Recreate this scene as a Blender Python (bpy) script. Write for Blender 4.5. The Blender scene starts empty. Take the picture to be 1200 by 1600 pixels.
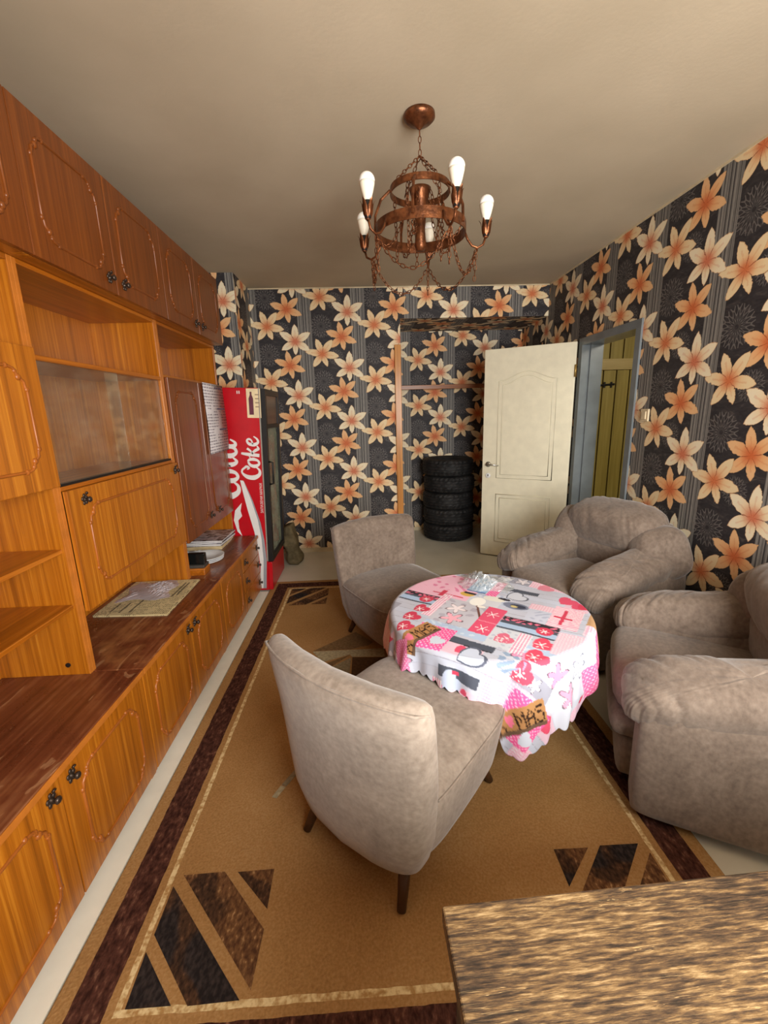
import bpy, bmesh, math, random
import numpy as np
from mathutils import Vector, Matrix, Euler
random.seed(7); np.random.seed(7)
S = bpy.context.scene
C = S.collection
PI = math.pi

# ------------------------------------------------------------------ camera
cam = bpy.data.cameras.new('camera'); cam_o = bpy.data.objects.new('camera', cam); C.objects.link(cam_o)
cam.sensor_fit = 'VERTICAL'; cam.sensor_height = 36.0; cam.sensor_width = 27.0
cam.lens = 672.4 / 1600 * 36.0
cam.clip_start = 0.02
M3 = Matrix(((0.99849714, 0.03693295, -0.04048966), (-0.04776823, 0.22436593, -0.97333351), (-0.02686358, 0.97380485, 0.22579296)))
cam_o.matrix_world = Matrix.Translation((0, 0, 1.45)) @ M3.to_4x4()
S.camera = cam_o

# ------------------------------------------------------------------ world, daylight, added hall fill, exposure
W = bpy.data.worlds.new('sky'); S.world = W; W.use_nodes = True
bg = W.node_tree.nodes['Background']; bg.inputs[0].default_value = (0.80, 0.90, 1.0, 1); bg.inputs[1].default_value = 1.5
def area(name, loc, rot, sx, sy, power, col):
    l = bpy.data.lights.new(name, 'AREA'); l.shape = 'RECTANGLE'; l.size = sx; l.size_y = sy; l.energy = power; l.color = col
    o = bpy.data.objects.new(name, l); C.objects.link(o); o.location = loc; o.rotation_euler = rot
    return o
area('window_daylight', (0.99, -0.68, 1.54), (PI / 2 - 0.12, 0, math.radians(8)), 1.26, 1.22, 112, (1.0, 0.972, 0.92))
area('hall_fill_light', (2.62, 2.2, 2.3), (math.radians(35), 0, 0), 0.7, 0.7, 16, (1.0, 0.94, 0.8))  # added lamp that brightens the hallway planks; the hall has no window
S.view_settings.view_transform = 'Standard'; S.view_settings.look = 'None'; S.view_settings.gamma = 1.0
S.view_settings.use_curve_mapping = False
S.view_settings.exposure = 0.40

# ------------------------------------------------------------------ helpers
def lin(r, g, b):
    f = lambda c: (c / 255 / 12.92) if c / 255 <= 0.04045 else ((c / 255 + 0.055) / 1.055) ** 2.4
    return (f(r), f(g), f(b), 1.0)

class V:
    """a socket (or number) with arithmetic that writes Math nodes"""
    def __init__(s, nt, x): s.nt, s.x = nt, x
    def op(s, o, *a):
        n = s.nt.nodes.new('ShaderNodeMath'); n.operation = o
        for i, v in enumerate((s,) + a):
            v = v.x if isinstance(v, V) else v
            if isinstance(v, (int, float)): n.inputs[i].default_value = v
            else: s.nt.links.new(v, n.inputs[i])
        return V(s.nt, n.outputs[0])
    def __add__(s, b): return s.op('ADD', b)
    __radd__ = __add__
    def __sub__(s, b): return s.op('SUBTRACT', b)
    def __rsub__(s, b): return V(s.nt, float(b)).op('SUBTRACT', s)
    def __mul__(s, b): return s.op('MULTIPLY', b)
    __rmul__ = __mul__
    def __truediv__(s, b): return s.op('DIVIDE', b)
    def __lt__(s, b): return s.op('LESS_THAN', b)
    def __gt__(s, b): return s.op('GREATER_THAN', b)
    def abs(s): return s.op('ABSOLUTE')
    def sin(s): return s.op('SINE')
    def cos(s): return s.op('COSINE')
    def floor(s): return s.op('FLOOR')
    def fract(s): return s.op('FRACT')
    def sqrt(s): return s.op('SQRT')
    def pow(s, b): return s.op('POWER', b)
    def min(s, b): return s.op('MINIMUM', b)
    def max(s, b): return s.op('MAXIMUM', b)
    def clamp(s):
        r = s.op('ADD', 0.0); r.x.node.use_clamp = True; return r
    def smooth(s, a, b):           # 0 below a, 1 above b
        n = s.nt.nodes.new('ShaderNodeMapRange'); n.interpolation_type = 'SMOOTHSTEP'
        s.nt.links.new(s.x, n.inputs[0]); n.inputs[1].default_value = a; n.inputs[2].default_value = b
        return V(s.nt, n.outputs[0])

class Mat:
    def __init__(s, name, rough=0.6, spec=0.4, metal=0.0):
        s.m = bpy.data.materials.new(name); s.m.use_nodes = True; s.nt = s.m.node_tree
        s.b = s.nt.nodes['Principled BSDF']
        s.b.inputs['Roughness'].default_value = rough; s.b.inputs['Specular IOR Level'].default_value = spec
        s.b.inputs['Metallic'].default_value = metal
        s._tc = None
    def tc(s, kind='Object'):
        if s._tc is None: s._tc = s.nt.nodes.new('ShaderNodeTexCoord')
        return s._tc.outputs[kind]
    def xyz(s, kind='Object'):
        n = s.nt.nodes.new('ShaderNodeSeparateXYZ'); s.nt.links.new(s.tc(kind), n.inputs[0])
        return [V(s.nt, o) for o in n.outputs]
    def rnd(s):
        n = s.nt.nodes.new('ShaderNodeObjectInfo'); return V(s.nt, n.outputs['Random'])
    def noise(s, scale=5, detail=3, stretch=(1, 1, 1), kind='Object', rough=0.5, dist=0.0, rand=False):
        mp = s.nt.nodes.new('ShaderNodeMapping'); s.nt.links.new(s.tc(kind), mp.inputs[0]); mp.inputs['Scale'].default_value = stretch
        n = s.nt.nodes.new('ShaderNodeTexNoise'); s.nt.links.new(mp.outputs[0], n.inputs['Vector'])
        if rand:
            n.noise_dimensions = '4D'; s.nt.links.new((s.rnd() * 17.0).x, n.inputs['W'])
        n.inputs['Scale'].default_value = scale; n.inputs['Detail'].default_value = detail; n.inputs['Roughness'].default_value = rough
        n.inputs['Distortion'].default_value = dist
        return V(s.nt, n.outputs['Fac'])
    def ramp(s, v, stops):
        n = s.nt.nodes.new('ShaderNodeValToRGB'); s.nt.links.new(v.x, n.inputs[0])
        e = n.color_ramp.elements
        while len(e) < len(stops): e.new(0.5)
        for i, (p, c) in enumerate(stops): e[i].position = p; e[i].color = c
        return n.outputs[0]
    def mix(s, f, a, b):
        n = s.nt.nodes.new('ShaderNodeMix'); n.data_type = 'RGBA'
        for i, v in ((0, f), (6, a), (7, b)):
            v = v.x if isinstance(v, V) else v
            if isinstance(v, (tuple, list)) or isinstance(v, (int, float)): n.inputs[i].default_value = v
            else: s.nt.links.new(v, n.inputs[i])
        return n.outputs[2]
    def color(s, c):
        if isinstance(c, tuple): s.b.inputs['Base Color'].default_value = c
        else: s.nt.links.new(c, s.b.inputs['Base Color'])
        return s
    def set(s, k, v):
        if isinstance(v, V): s.nt.links.new(v.x, s.b.inputs[k])
        else: s.b.inputs[k].default_value = v
        return s
    def bump(s, v, strength=0.3, dist=0.002):
        n = s.nt.nodes.new('ShaderNodeBump'); n.inputs['Strength'].default_value = strength; n.inputs['Distance'].default_value = dist
        s.nt.links.new(v.x, n.inputs['Height']); s.nt.links.new(n.outputs[0], s.b.inputs['Normal']); return s

def plain(name, rgb, rough=0.6, spec=0.4, metal=0.0, var=0.12, scale=14):
    m = Mat(name, rough, spec, metal); n = m.noise(scale, 4)
    a = tuple(c * (1 - var) for c in lin(*rgb)[:3]) + (1,); b = tuple(min(1, c * (1 + var)) for c in lin(*rgb)[:3]) + (1,)
    m.color(m.ramp(n, [(0.35, a), (0.65, b)]))
    return m.m

def mk(name, verts, faces, mat, parent=None, smooth=False, loc=None):
    me = bpy.data.meshes.new(name); me.from_pydata([tuple(v) for v in verts], [], faces); me.update()
    bm = bmesh.new(); bm.from_mesh(me); bmesh.ops.recalc_face_normals(bm, faces=bm.faces[:]); bm.to_mesh(me); bm.free()
    return fin(name, me, mat, parent, smooth, loc)
def fin(name, me, mat, parent=None, smooth=False, loc=None):
    if isinstance(mat, (list, tuple)):
        for m in mat: me.materials.append(m)
    else: me.materials.append(mat)
    if smooth: me.polygons.foreach_set('use_smooth', [True] * len(me.polygons))
    o = bpy.data.objects.new(name, me); C.objects.link(o)
    if parent is not None: o.parent = parent
    if loc is not None: o.location = loc
    return o
class MB:
    """collects shapes into one mesh"""
    def __init__(s): s.v, s.f = [], []
    def add(s, v, f):
        o = len(s.v); s.v += [tuple(p) for p in v]; s.f += [tuple(i + o for i in q) for q in f]; return s
    def box(s, lo, hi):
        x0, y0, z0 = lo; x1, y1, z1 = hi
        return s.add([(x0, y0, z0), (x1, y0, z0), (x1, y1, z0), (x0, y1, z0), (x0, y0, z1), (x1, y0, z1), (x1, y1, z1), (x0, y1, z1)],
                     [(0, 3, 2, 1), (4, 5, 6, 7), (0, 1, 5, 4), (1, 2, 6, 5), (2, 3, 7, 6), (3, 0, 4, 7)])
    def tube(s, pts, r, n=8, closed=False, cap=True):
        pts = [Vector(p) for p in pts]; m = len(pts); rr = r if isinstance(r, (list, tuple)) else [r] * m
        v = []; up = None
        for i in range(m):
            a = pts[(i - 1) % m] if (closed or i > 0) else pts[i]; b = pts[(i + 1) % m] if (closed or i < m - 1) else pts[i]
            t = (b - a).normalized()
            if up is None: up = Vector((0, 0, 1)) if abs(t.z) < 0.9 else Vector((1, 0, 0))
            sdir = t.cross(up)
            if sdir.length < 1e-6: sdir = t.orthogonal()
            sdir.normalize(); u2 = sdir.cross(t).normalized(); up = u2
            for k in range(n):
                an = 2 * PI * k / n; v.append(pts[i] + (sdir * math.cos(an) + u2 * math.sin(an)) * rr[i])
        f = []
        for i in range(m if closed else m - 1):
            for k in range(n):
                f.append((i * n + k, i * n + (k + 1) % n, ((i + 1) % m) * n + (k + 1) % n, ((i + 1) % m) * n + k))
        if cap and not closed: f += [tuple(range(n))[::-1], tuple((m - 1) * n + k for k in range(n))]
        return s.add(v, f)
    def lathe(s, prof, n=24, c=(0, 0, 0), cap=True, mat=None):
        v = []
        for r, z in prof:
            for k in range(n):
                p = Vector((r * math.cos(2 * PI * k / n), r * math.sin(2 * PI * k / n), z))
                if mat: p = mat @ p
                v.append(p + Vector(c))
        f = [(i * n + k, i * n + (k + 1) % n, (i + 1) * n + (k + 1) % n, (i + 1) * n + k) for i in range(len(prof) - 1) for k in range(n)]
        if cap: f += [tuple(range(n))[::-1], tuple((len(prof) - 1) * n + k for k in range(n))]
        return s.add(v, f)
    def ball(s, c, r, n=8, m=6, sc=(1, 1, 1)):
        v, f = [], []
        for i in range(m + 1):
            t = PI * i / m
            for k in range(n):
                a = 2 * PI * k / n; v.append((c[0] + r * sc[0] * math.sin(t) * math.cos(a), c[1] + r * sc[1] * math.sin(t) * math.sin(a), c[2] + r * sc[2] * math.cos(t)))
        for i in range(m):
            for k in range(n): f.append((i * n + k, i * n + (k + 1) % n, (i + 1) * n + (k + 1) % n, (i + 1) * n + k))
        return s.add(v, f)
    def prism(s, poly, axis, a, b):
        """poly of 2-D points extruded along axis from a to b"""
        mk3 = {'x': lambda p, t: (t, p[0], p[1]), 'y': lambda p, t: (p[0], t, p[1]), 'z': lambda p, t: (p[0], p[1], t)}[axis]
        n = len(poly); v = [mk3(p, a) for p in poly] + [mk3(p, b) for p in poly]
        return s.add(v, [tuple(range(n)), tuple(range(n, 2 * n))] + [(i, (i + 1) % n, n + (i + 1) % n, n + i) for i in range(n)])
    def make(s, name, mat, parent=None, smooth=False, loc=None): return mk(name, s.v, s.f, mat, parent, smooth, loc)

def box(name, lo, hi, mat, parent=None, bev=0.003):
    """bevelled box as its own object with origin at its centre"""
    c = [(a + b) / 2 for a, b in zip(lo, hi)]; d = [abs(b - a) for a, b in zip(lo, hi)]
    bm = bmesh.new(); bmesh.ops.create_cube(bm, size=1.0); bmesh.ops.scale(bm, vec=d, verts=bm.verts)
    if bev: bmesh.ops.bevel(bm, geom=bm.edges[:] , offset=min(bev, min(d) * 0.4), segments=2, affect='EDGES', profile=0.5)
    me = bpy.data.meshes.new(name); bm.to_mesh(me); bm.free()
    return fin(name, me, mat, parent, False, c)
def tag(o, label=None, cat=None, group=None, kind=None):
    if label: o['label'] = label
    if cat: o['category'] = cat
    if group: o['group'] = group
    if kind: o['kind'] = kind
    return o
def thing(name, loc, label, cat, rz=0, group=None):
    o = bpy.data.objects.new(name, None); C.objects.link(o); o.location = loc; o.rotation_euler = (0, 0, rz); o.empty_display_size = 0.05
    return tag(o, label, cat, group)
def copy_tree(o, parent=None):
    c = o.copy(); C.objects.link(c); c.parent = parent
    for ch in list(o.children): copy_tree(ch, c)
    return c
def loft(rings, mat, name, parent, smooth=True, cap=True, sub=0):
    n = len(rings[0]); v = [p for r in rings for p in r]
    f = [(i * n + k, i * n + (k + 1) % n, (i + 1) * n + (k + 1) % n, (i + 1) * n + k) for i in range(len(rings) - 1) for k in range(n)]
    if cap: f += [tuple(range(n))[::-1], tuple((len(rings) - 1) * n + k for k in range(n))]
    return mk(name, v, f, mat, parent, smooth)
def sup(a, e): return math.copysign(abs(a) ** e, a)
def sring(ax, ay, z, n=56, e=0.5, cx=0, cy=0):
    return [Vector((cx + ax * sup(math.cos(2 * PI * k / n), e), cy + ay * sup(math.sin(2 * PI * k / n), e), z)) for k in range(n)]
def pillow(name, parent, mat, c, d, rot=(0, 0, 0), e=(0.55, 0.6), wr=0.0, wk=26, n=56, m=30, bend=None, seed=0, folds=None):
    """puffed superellipsoid; wr adds gathered wrinkles towards the rims"""
    E_ = Euler(rot).to_matrix(); v, f = [], []
    rs = random.Random(seed); ph = [rs.uniform(0, 6.28) for _ in range(8)]
    for i in range(m + 1):
        t = -PI / 2 + PI * i / m
        for k in range(n):
            a = 2 * PI * k / n
            x = sup(math.cos(t), e[0]) * sup(math.cos(a), e[1]); y = sup(math.cos(t), e[0]) * sup(math.sin(a), e[1]); z = sup(math.sin(t), e[0])
            w = 1.0
            if wr:
                rim = max(0.0, max(abs(x), abs(y)) - 0.45) * max(0.0, 1 - 0.3 * abs(z))
                w += wr * rim * (math.sin(wk * a + ph[0]) + 0.6 * math.sin(wk * 0.43 * a + ph[1] + 3 * z)) + 0.35 * wr * math.sin(5 * x + ph[2]) * math.sin(4 * y + ph[3])
            p = Vector((x * d[0] / 2 * w, y * d[1] / 2 * w, z * d[2] / 2 * w))
            if folds:       # soft cross folds of slack upholstery, deepest on the upper side and near the ends
                amp, k_, sl = folds; ax_ = y * d[1] / 2; q_ = k_ * (ax_ + sl * x * d[0] / 2) + 1.3 * math.sin(9 * ax_ + ph[4]) + ph[5]
                g_ = max(0.0, math.sin(q_)) ** 3 + 0.6 * max(0.0, math.sin(1.7 * q_ + ph[6])) ** 3
                nrm = Vector((x / d[0], y / d[1], z / d[2])).normalized()
                p -= nrm * amp * g_ * (0.35 + 0.65 * abs(y)) * max(0.0, min(1.0, 0.6 + 0.6 * z))
            if bend: p = bend(p)
            v.append(E_ @ p + Vector(c))
    for i in range(m):
        for k in range(n): f.append((i * n + k, i * n + (k + 1) % n, (i + 1) * n + (k + 1) % n, (i + 1) * n + k))
    return mk(name, v, f, mat, parent, True)

# ------------------------------------------------------------------ materials
def wood(name, c0, c1, c2, st, rough=0.33, fine=1.0):
    m = Mat(name, rough, 0.5); a = m.noise(1.0, 5, st, rand=True, dist=0.35, rough=0.6)
    b = m.noise(2.6 * fine, 2, tuple(q * 2.2 for q in st), rand=True)
    w = (a * 0.72 + b * 0.28)
    m.color(m.ramp(w, [(0.33, lin(*c0)), (0.5, lin(*c1)), (0.68, lin(*c2))]))
    m.bump(w, 0.05, 0.001); m.set('Coat Weight', 0.25); m.set('Coat Roughness', 0.2)
    return m.m
WOODV = wood('veneer_vertical_grain', (126, 68, 8), (166, 95, 16), (196, 126, 34), (75, 75, 0.9))
WOODR = wood('reddish_dimmed_veneer', (86, 41, 8), (113, 56, 12), (138, 75, 22), (75, 75, 0.9))  # redder veneer, also painted darker for the weak light on the top cupboards
WOODH = wood('veneer_lengthwise_grain', (124, 66, 8), (162, 90, 16), (190, 116, 34), (34, 0.9, 34))
WOODEDGE = plain('veneer_edge', (176, 104, 36), 0.4)
MOULD = plain('carved_moulding_strip', (152, 84, 28), 0.35, 0.5)
MOULDR = plain('carved_moulding_strip_red_dimmed', (116, 60, 18), 0.35, 0.5)  # moulding darkened along with the dimmed veneer
PEWTER = plain('aged_pewter', (74, 62, 54), 0.35, 0.5, 0.7)
mm = Mat('varnished_top', 0.22, 0.5)
g1 = mm.noise(1.0, 5, (60, 1.6, 8), rand=True); g2 = mm.noise(3.0, 6, (1.5, 1.0, 1), rough=0.7); g3 = mm.noise(10, 4, (1, 0.35, 1), dist=2.5)
cc = mm.ramp(g1 * 0.5 + g2 * 0.5, [(0.35, lin(80, 38, 20)), (0.52, lin(112, 60, 36)), (0.70, lin(150, 98, 64))])
cc = mm.mix(g3.smooth(0.62, 0.66) * 0.35, cc, lin(196, 150, 108)); g4 = mm.noise(1.6, 5, (1.2, 1.0, 1), rough=0.75); cc = mm.mix(g4.smooth(0.52, 0.66) * 0.55, cc, lin(168, 112, 66))
mm.color(cc); mm.set('Roughness', g2 * 0.35 + 0.12); TOPM = mm.m

m = Mat('ceiling_plaster', 0.9, 0.2); n1 = m.noise(2.2, 5); m.color(m.ramp(n1, [(0.3, lin(186, 173, 150)), (0.7, lin(198, 185, 162))])); m.bump(m.noise(60, 3), 0.15, 0.003); CEIL = m.m
m = Mat('linoleum_floor', 0.35, 0.4); n1 = m.noise(3, 5); m.color(m.ramp(n1, [(0.3, lin(196, 192, 176)), (0.7, lin(212, 208, 192))])); LINO = m.m

def wallpaper():
    m = Mat('lily_wallpaper', 0.62, 0.35)
    U, Vv, _ = m.xyz('UV'); PU, PV = 0.515, 0.512
    jit = (m.noise(30, 2, kind='UV') - 0.5) * 0.022
    base = m.ramp(m.noise(9, 5, (1.0, 2.2, 1), kind='UV', dist=1.2), [(0.35, lin(38, 36, 40)), (0.6, lin(52, 49, 52)), (0.72, lin(76, 70, 68))])
    # grey ribbon stripe
    fu = (U + 0.5).fract() - 0.5; d = fu.abs() * PU
    lines = ((fu * PU * 2 * PI / 0.021).sin() * 0.5 + 0.5)
    st = m.ramp(lines * 0.35 + m.noise(60, 3, (3, 0.25, 1), kind='UV') * 0.65, [(0.25, lin(96, 94, 92)), (0.6, lin(130, 127, 122)), (0.8, lin(148, 144, 138))])
    st = m.mix(((d - 0.012).abs() < 0.004), st, lin(62, 60, 62)); st = m.mix(((d - 0.046).abs() < 0.003), st, lin(70, 68, 68))
    col = m.mix((d < 0.066), base, st)
    def local(uc, vc):
        t = U - uc; k = (t + 0.5).floor(); dx = (t - k) * PU
        w = Vv - vc - k * 0.5; dy = (w - (w + 0.5).floor()) * PV
        return dx, dy, k
    # grey chrysanthemum line drawings
    for uc, vc, R in ((0.30, -0.5, 0.105), (0.56, -0.06, 0.075)):
        dx, dy, _ = local(uc, vc); r = (dx * dx + dy * dy).sqrt(); a = dy.op('ARCTAN2', dx)
        ring = (r / (R / 4)).floor()
        pet = ((a * 8.0 + ring * 1.6).sin().abs())
        rr = (r / (R / 4)).fract()
        edge = ((pet - rr.op('MULTIPLY', -0.55) - 1.0).abs() < 0.17)
        mask = (r < R) * (r > 0.012) * edge
        col = m.mix(mask * 0.6, col, lin(122, 117, 114))
    # lilies: back to front
    def lily(col, uc, vc, R, rot, tip, mid, core, elong):
        dx, dy, k = local(uc, vc); dx = dx + jit * 0.6; dy = dy + jit * 0.6
        r = (dx * dx + dy * dy).sqrt(); a = dy.op('ARCTAN2', dx) + rot
        t = ((a * (6 / (2 * PI)) + 0.5).fract() - 0.5).abs() * 2.0
        idx = (a * (6 / (2 * PI)) + 0.5).floor()
        Rk = R * (1.0 + elong * (a * 1.0 - rot - 1.2).cos() + 0.10 * (idx * 2.4 + 0.7).sin())
        edge = Rk * (1.0 - 0.63 * t.pow(1.12))
        inside = (r < edge)
        q = (r / Rk)
        shade = m.mix((q - 0.06).smooth(0.0, 0.42), core, mid); shade = m.mix(q.smooth(0.30, 0.72), shade, tip)
        vein = ((t < 0.10) * (q < 0.66)); shade = m.mix(vein * 0.25, shade, core)
        fine = m.noise(130, 2, kind='UV'); shade = m.mix(fine.smooth(0.4, 0.75) * 0.22, shade, mid)
        rim = (edge - r).smooth(0.0, 0.008); shade = m.mix(rim * -1.0 + 1.0, shade, lin(204, 156, 108))
        # stamens
        st = (((a * (6 / (2 * PI))).fract() - 0.5).abs() < 0.055) * (q < 0.36); shade = m.mix(st * 0.7, shade, lin(150, 52, 22))
        return m.mix(inside, col, shade)
    col = lily(col, 0.68, -0.70, 0.145, 0.35, lin(231, 186, 136), lin(228, 166, 112), lin(204, 102, 56), 0.06)
    col = lily(col, 0.30, 0.0, 0.152, 0.15, lin(234, 212, 170), lin(232, 196, 148), lin(208, 112, 66), 0.10)
    col = lily(col, 0.805, -0.27, 0.155, 0.55, lin(238, 226, 196), lin(236, 212, 172), lin(206, 112, 78), 0.12)
    m.color(col); m.bump(m.noise(220, 2, kind='UV'), 0.12, 0.001)
    return m.m
PAPER = wallpaper()
BASEB = plain('cream_baseboard', (206, 190, 158), 0.5)
WHITED = plain('white_door_paint', (226, 220, 196), 0.38, 0.45, var=0.04)
GREYP = plain('grey_blue_gloss_paint', (110, 117, 121), 0.22, 0.5, var=0.12, scale=6)
PINE = wood('rough_pine', (158, 98, 30), (194, 126, 46), (212, 150, 70), (60, 60, 1.0), 0.6)
PINEH = wood('rough_pine_lengthwise', (112, 62, 26), (146, 84, 36), (168, 104, 52), (1.0, 30, 30), 0.6)
PLANK = wood('varnished_plank', (132, 116, 50), (160, 142, 70), (178, 160, 88), (22, 22, 0.8), 0.45)
DARKGAP = plain('dark_red_brown', (52, 26, 16), 0.8)
BLACKM = plain('black_metal', (24, 22, 22), 0.45)
FAB = None
def fabric(name, c0, c1, c2):
    m = Mat(name, 0.92, 0.15); a = m.noise(6, 6, rough=0.7, dist=0.8); b = m.noise(55, 4)
    m.color(m.ramp(a * 0.6 + b * 0.4, [(0.36, lin(*c0)), (0.5, lin(*c1)), (0.64, lin(*c2))]))
    m.set('Sheen Weight', 0.35); m.set('Sheen Roughness', 0.45); m.bump(m.noise(260, 2), 0.15, 0.001)
    return m.m
FAB = fabric('taupe_velour', (104, 91, 81), (122, 108, 97), (138, 124, 112))
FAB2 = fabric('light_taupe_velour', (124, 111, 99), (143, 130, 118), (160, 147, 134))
LEGW = plain('dark_leg_wood', (70, 44, 26), 0.4)
RUBBER = Mat('tyre_rubber', 0.6, 0.35); RUBBER.color(RUBBER.ramp(RUBBER.noise(9, 5), [(0.35, lin(20, 20, 21)), (0.7, lin(44, 43, 43))])); RUBBER = RUBBER.m
COPPER = Mat('hammered_copper', 0.38, 0.5, 0.75); COPPER.color(COPPER.ramp(COPPER.noise(40, 4), [(0.3, lin(78, 44, 26)), (0.7, lin(140, 86, 52))])); COPPER.bump(COPPER.noise(90, 3), 0.5, 0.003); COPPER = COPPER.m
BULB = Mat('opal_bulb', 0.3, 0.5); BULB.color(lin(244, 242, 236)); BULB.set('Subsurface Weight', 0.1); BULB = BULB.m
BULBB = plain('white_bulb_base', (236, 230, 212), 0.45, var=0.03)
def glass(name, tint=(1, 1, 1), refl=0.1, body=0.08, bodycol=(0.6, 0.55, 0.45), graze=0.45):
    """thin pane: transparent with a mirror coat and a little dust or other body colour"""
    m = bpy.data.materials.new(name); m.use_nodes = True; nt = m.node_tree; nt.nodes.remove(nt.nodes['Principled BSDF'])
    out = nt.nodes['Material Output']
    tr = nt.nodes.new('ShaderNodeBsdfTransparent'); tr.inputs[0].default_value = tint + (1,)
    gl = nt.nodes.new('ShaderNodeBsdfGlossy'); gl.inputs['Roughness'].default_value = 0.06
    df = nt.nodes.new('ShaderNodeBsdfDiffuse'); df.inputs[0].default_value = bodycol + (1,)
    tcn = nt.nodes.new('ShaderNodeTexCoord'); nz = nt.nodes.new('ShaderNodeTexNoise'); nz.inputs['Scale'].default_value = 7; nt.links.new(tcn.outputs['Object'], nz.inputs['Vector'])
    fr = nt.nodes.new('ShaderNodeLayerWeight'); fr.inputs[0].default_value = 0.5
    a = nt.nodes.new('ShaderNodeMixShader'); nt.links.new(tr.outputs[0], a.inputs[1]); nt.links.new(df.outputs[0], a.inputs[2])
    nt.links.new((V(nt, nz.outputs[0]) * (2 * body)).x, a.inputs[0])
    b = nt.nodes.new('ShaderNodeMixShader'); nt.links.new((V(nt, fr.outputs['Facing']).pow(4.0) * graze + 0.025 + refl * 0.3).x, b.inputs[0]); nt.links.new(a.outputs[0], b.inputs[1]); nt.links.new(gl.outputs[0], b.inputs[2])
    nt.links.new(b.outputs[0], out.inputs[0]); return m
PANE = glass('sliding_pane_glass', (0.95, 0.96, 0.93), 0.05, 0.05)
FPANE = glass('fridge_door_glass', (0.90, 0.94, 0.88), 0.0, 0.40, (0.42, 0.46, 0.36), 0.04)  # strong pale green body paints in a brighter fridge interior
FILM = glass('crumpled_clear_film', (0.96, 0.97, 0.97), 0.0, 0.14, (0.8, 0.82, 0.82))
SLEEVE = glass('cloudy_plastic_sleeve', (0.95, 0.93, 0.95), 0.02, 0.40, (0.72, 0.66, 0.70))
RED = plain('fridge_red_panel', (186, 8, 26), 0.32, 0.5, var=0.05)
WHITEV = plain('white_vinyl', (226, 224, 222), 0.4, var=0.03)
GREYV = plain('grey_vinyl', (150, 154, 160), 0.4, var=0.04)
GREYT = plain('grey_trim', (150, 142, 132), 0.4)
PAPERW = plain('white_paper', (214, 210, 208), 0.7, var=0.05)
CERAM = plain('white_ceramic', (226, 228, 230), 0.2, 0.5, var=0.03)

# ------------------------------------------------------------------ the room
XL, XR, YB, YA, ZC, YF = -1.42, 1.856, 4.475, 5.19, 2.617, -0.75
def structure(name, boxes, mat, uvf=None):
    mb = MB()
    for lo, hi in boxes: mb.box(lo, hi)
    o = mb.make(name, mat); tag(o, kind='structure')
    me = o.data; uv = me.uv_layers.new(name='UVMap')
    for p in me.polygons:
        for li in p.loop_indices:
            co = me.vertices[me.loops[li].vertex_index].co
            if abs(p.normal.y) > 0.7: u, v = (co.x + 0.53) / 0.515, (co.z - 1.508) / 0.512
            elif abs(p.normal.x) > 0.7: u, v = -(co.y - 2.342) / 0.515, (co.z - 1.557) / 0.512
            else: u, v = (co.x + 0.53) / 0.515, (co.y) / 0.512
            uv.data[li].uv = (u, v)
    return o
T = 0.16
structure('floor', [((XL - T, YF - T, -0.1), (3.3, 5.6, 0))], LINO)
structure('ceiling', [((XL - T, YF - T, ZC), (3.3, 5.6, ZC + 0.1))], CEIL)
structure('wall_left', [((XL - T, YF - T, 0), (XL, YB + T, ZC)), ((XL, 3.995, 0), (-1.04, YB, ZC))], PAPER)
structure('wall_back', [((XL, YB, 0), (0.392, YA + T, ZC)), ((0.392, YB, 2.33), (XR, YA + T, ZC)), ((0.392, YA, 0), (XR, YA + T, 2.33))], PAPER)
DY0, DY1, DZ = 2.985, 3.72, 1.955
structure('wall_right', [((XR, YF - T, 0), (XR + T, DY0, ZC)), ((XR, DY0, DZ), (XR + T, DY1, ZC)), ((XR, DY1, 0), (XR + T, YA + T, ZC))], PAPER)
# the wall behind the camera, with the window that lights the room
wx0, wx1, wz0, wz1 = 0.32, 1.66, 0.88, 2.20
structure('wall_front', [((XL, YF - T, 0), (wx0, YF, ZC)), ((wx1, YF - T, 0), (XR, YF, ZC)), ((wx0, YF - T, 0), (wx1, YF, wz0)), ((wx0, YF - T, wz1), (wx1, YF, ZC))], PAPER)
w = structure('window_1', [((wx0, YF - 0.1, wz0), (wx0 + 0.06, YF - 0.04, wz1)), ((wx1 - 0.06, YF - 0.1, wz0), (wx1, YF - 0.04, wz1)), ((wx0, YF - 0.1, wz0), (wx1, YF - 0.04, wz0 + 0.06)), ((wx0, YF - 0.1, wz1 - 0.06), (wx1, YF - 0.04, wz1)), ((0.96, YF - 0.1, wz0 + 0.06), (1.02, YF - 0.04, wz1 - 0.06))], WHITED)
tag(box('window_sill', (wx0 - 0.04, YF - 0.02, wz0 - 0.03), (wx1 + 0.04, YF + 0.1, wz0), WHITED), kind='structure')
# hallway beyond the door
HALL = plain('hall_wall_paint', (150, 136, 96), 0.8)
structure('wall_hall_side', [((3.1, 2.0, 0), (3.2, 4.46, ZC))], HALL); structure('wall_hall_near', [((XR + T, 1.9, 0), (3.2, 2.0, ZC))], HALL); structure('wall_hall_far', [((XR + T, 4.46, 0), (3.2, 4.6, ZC))], HALL)
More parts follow.
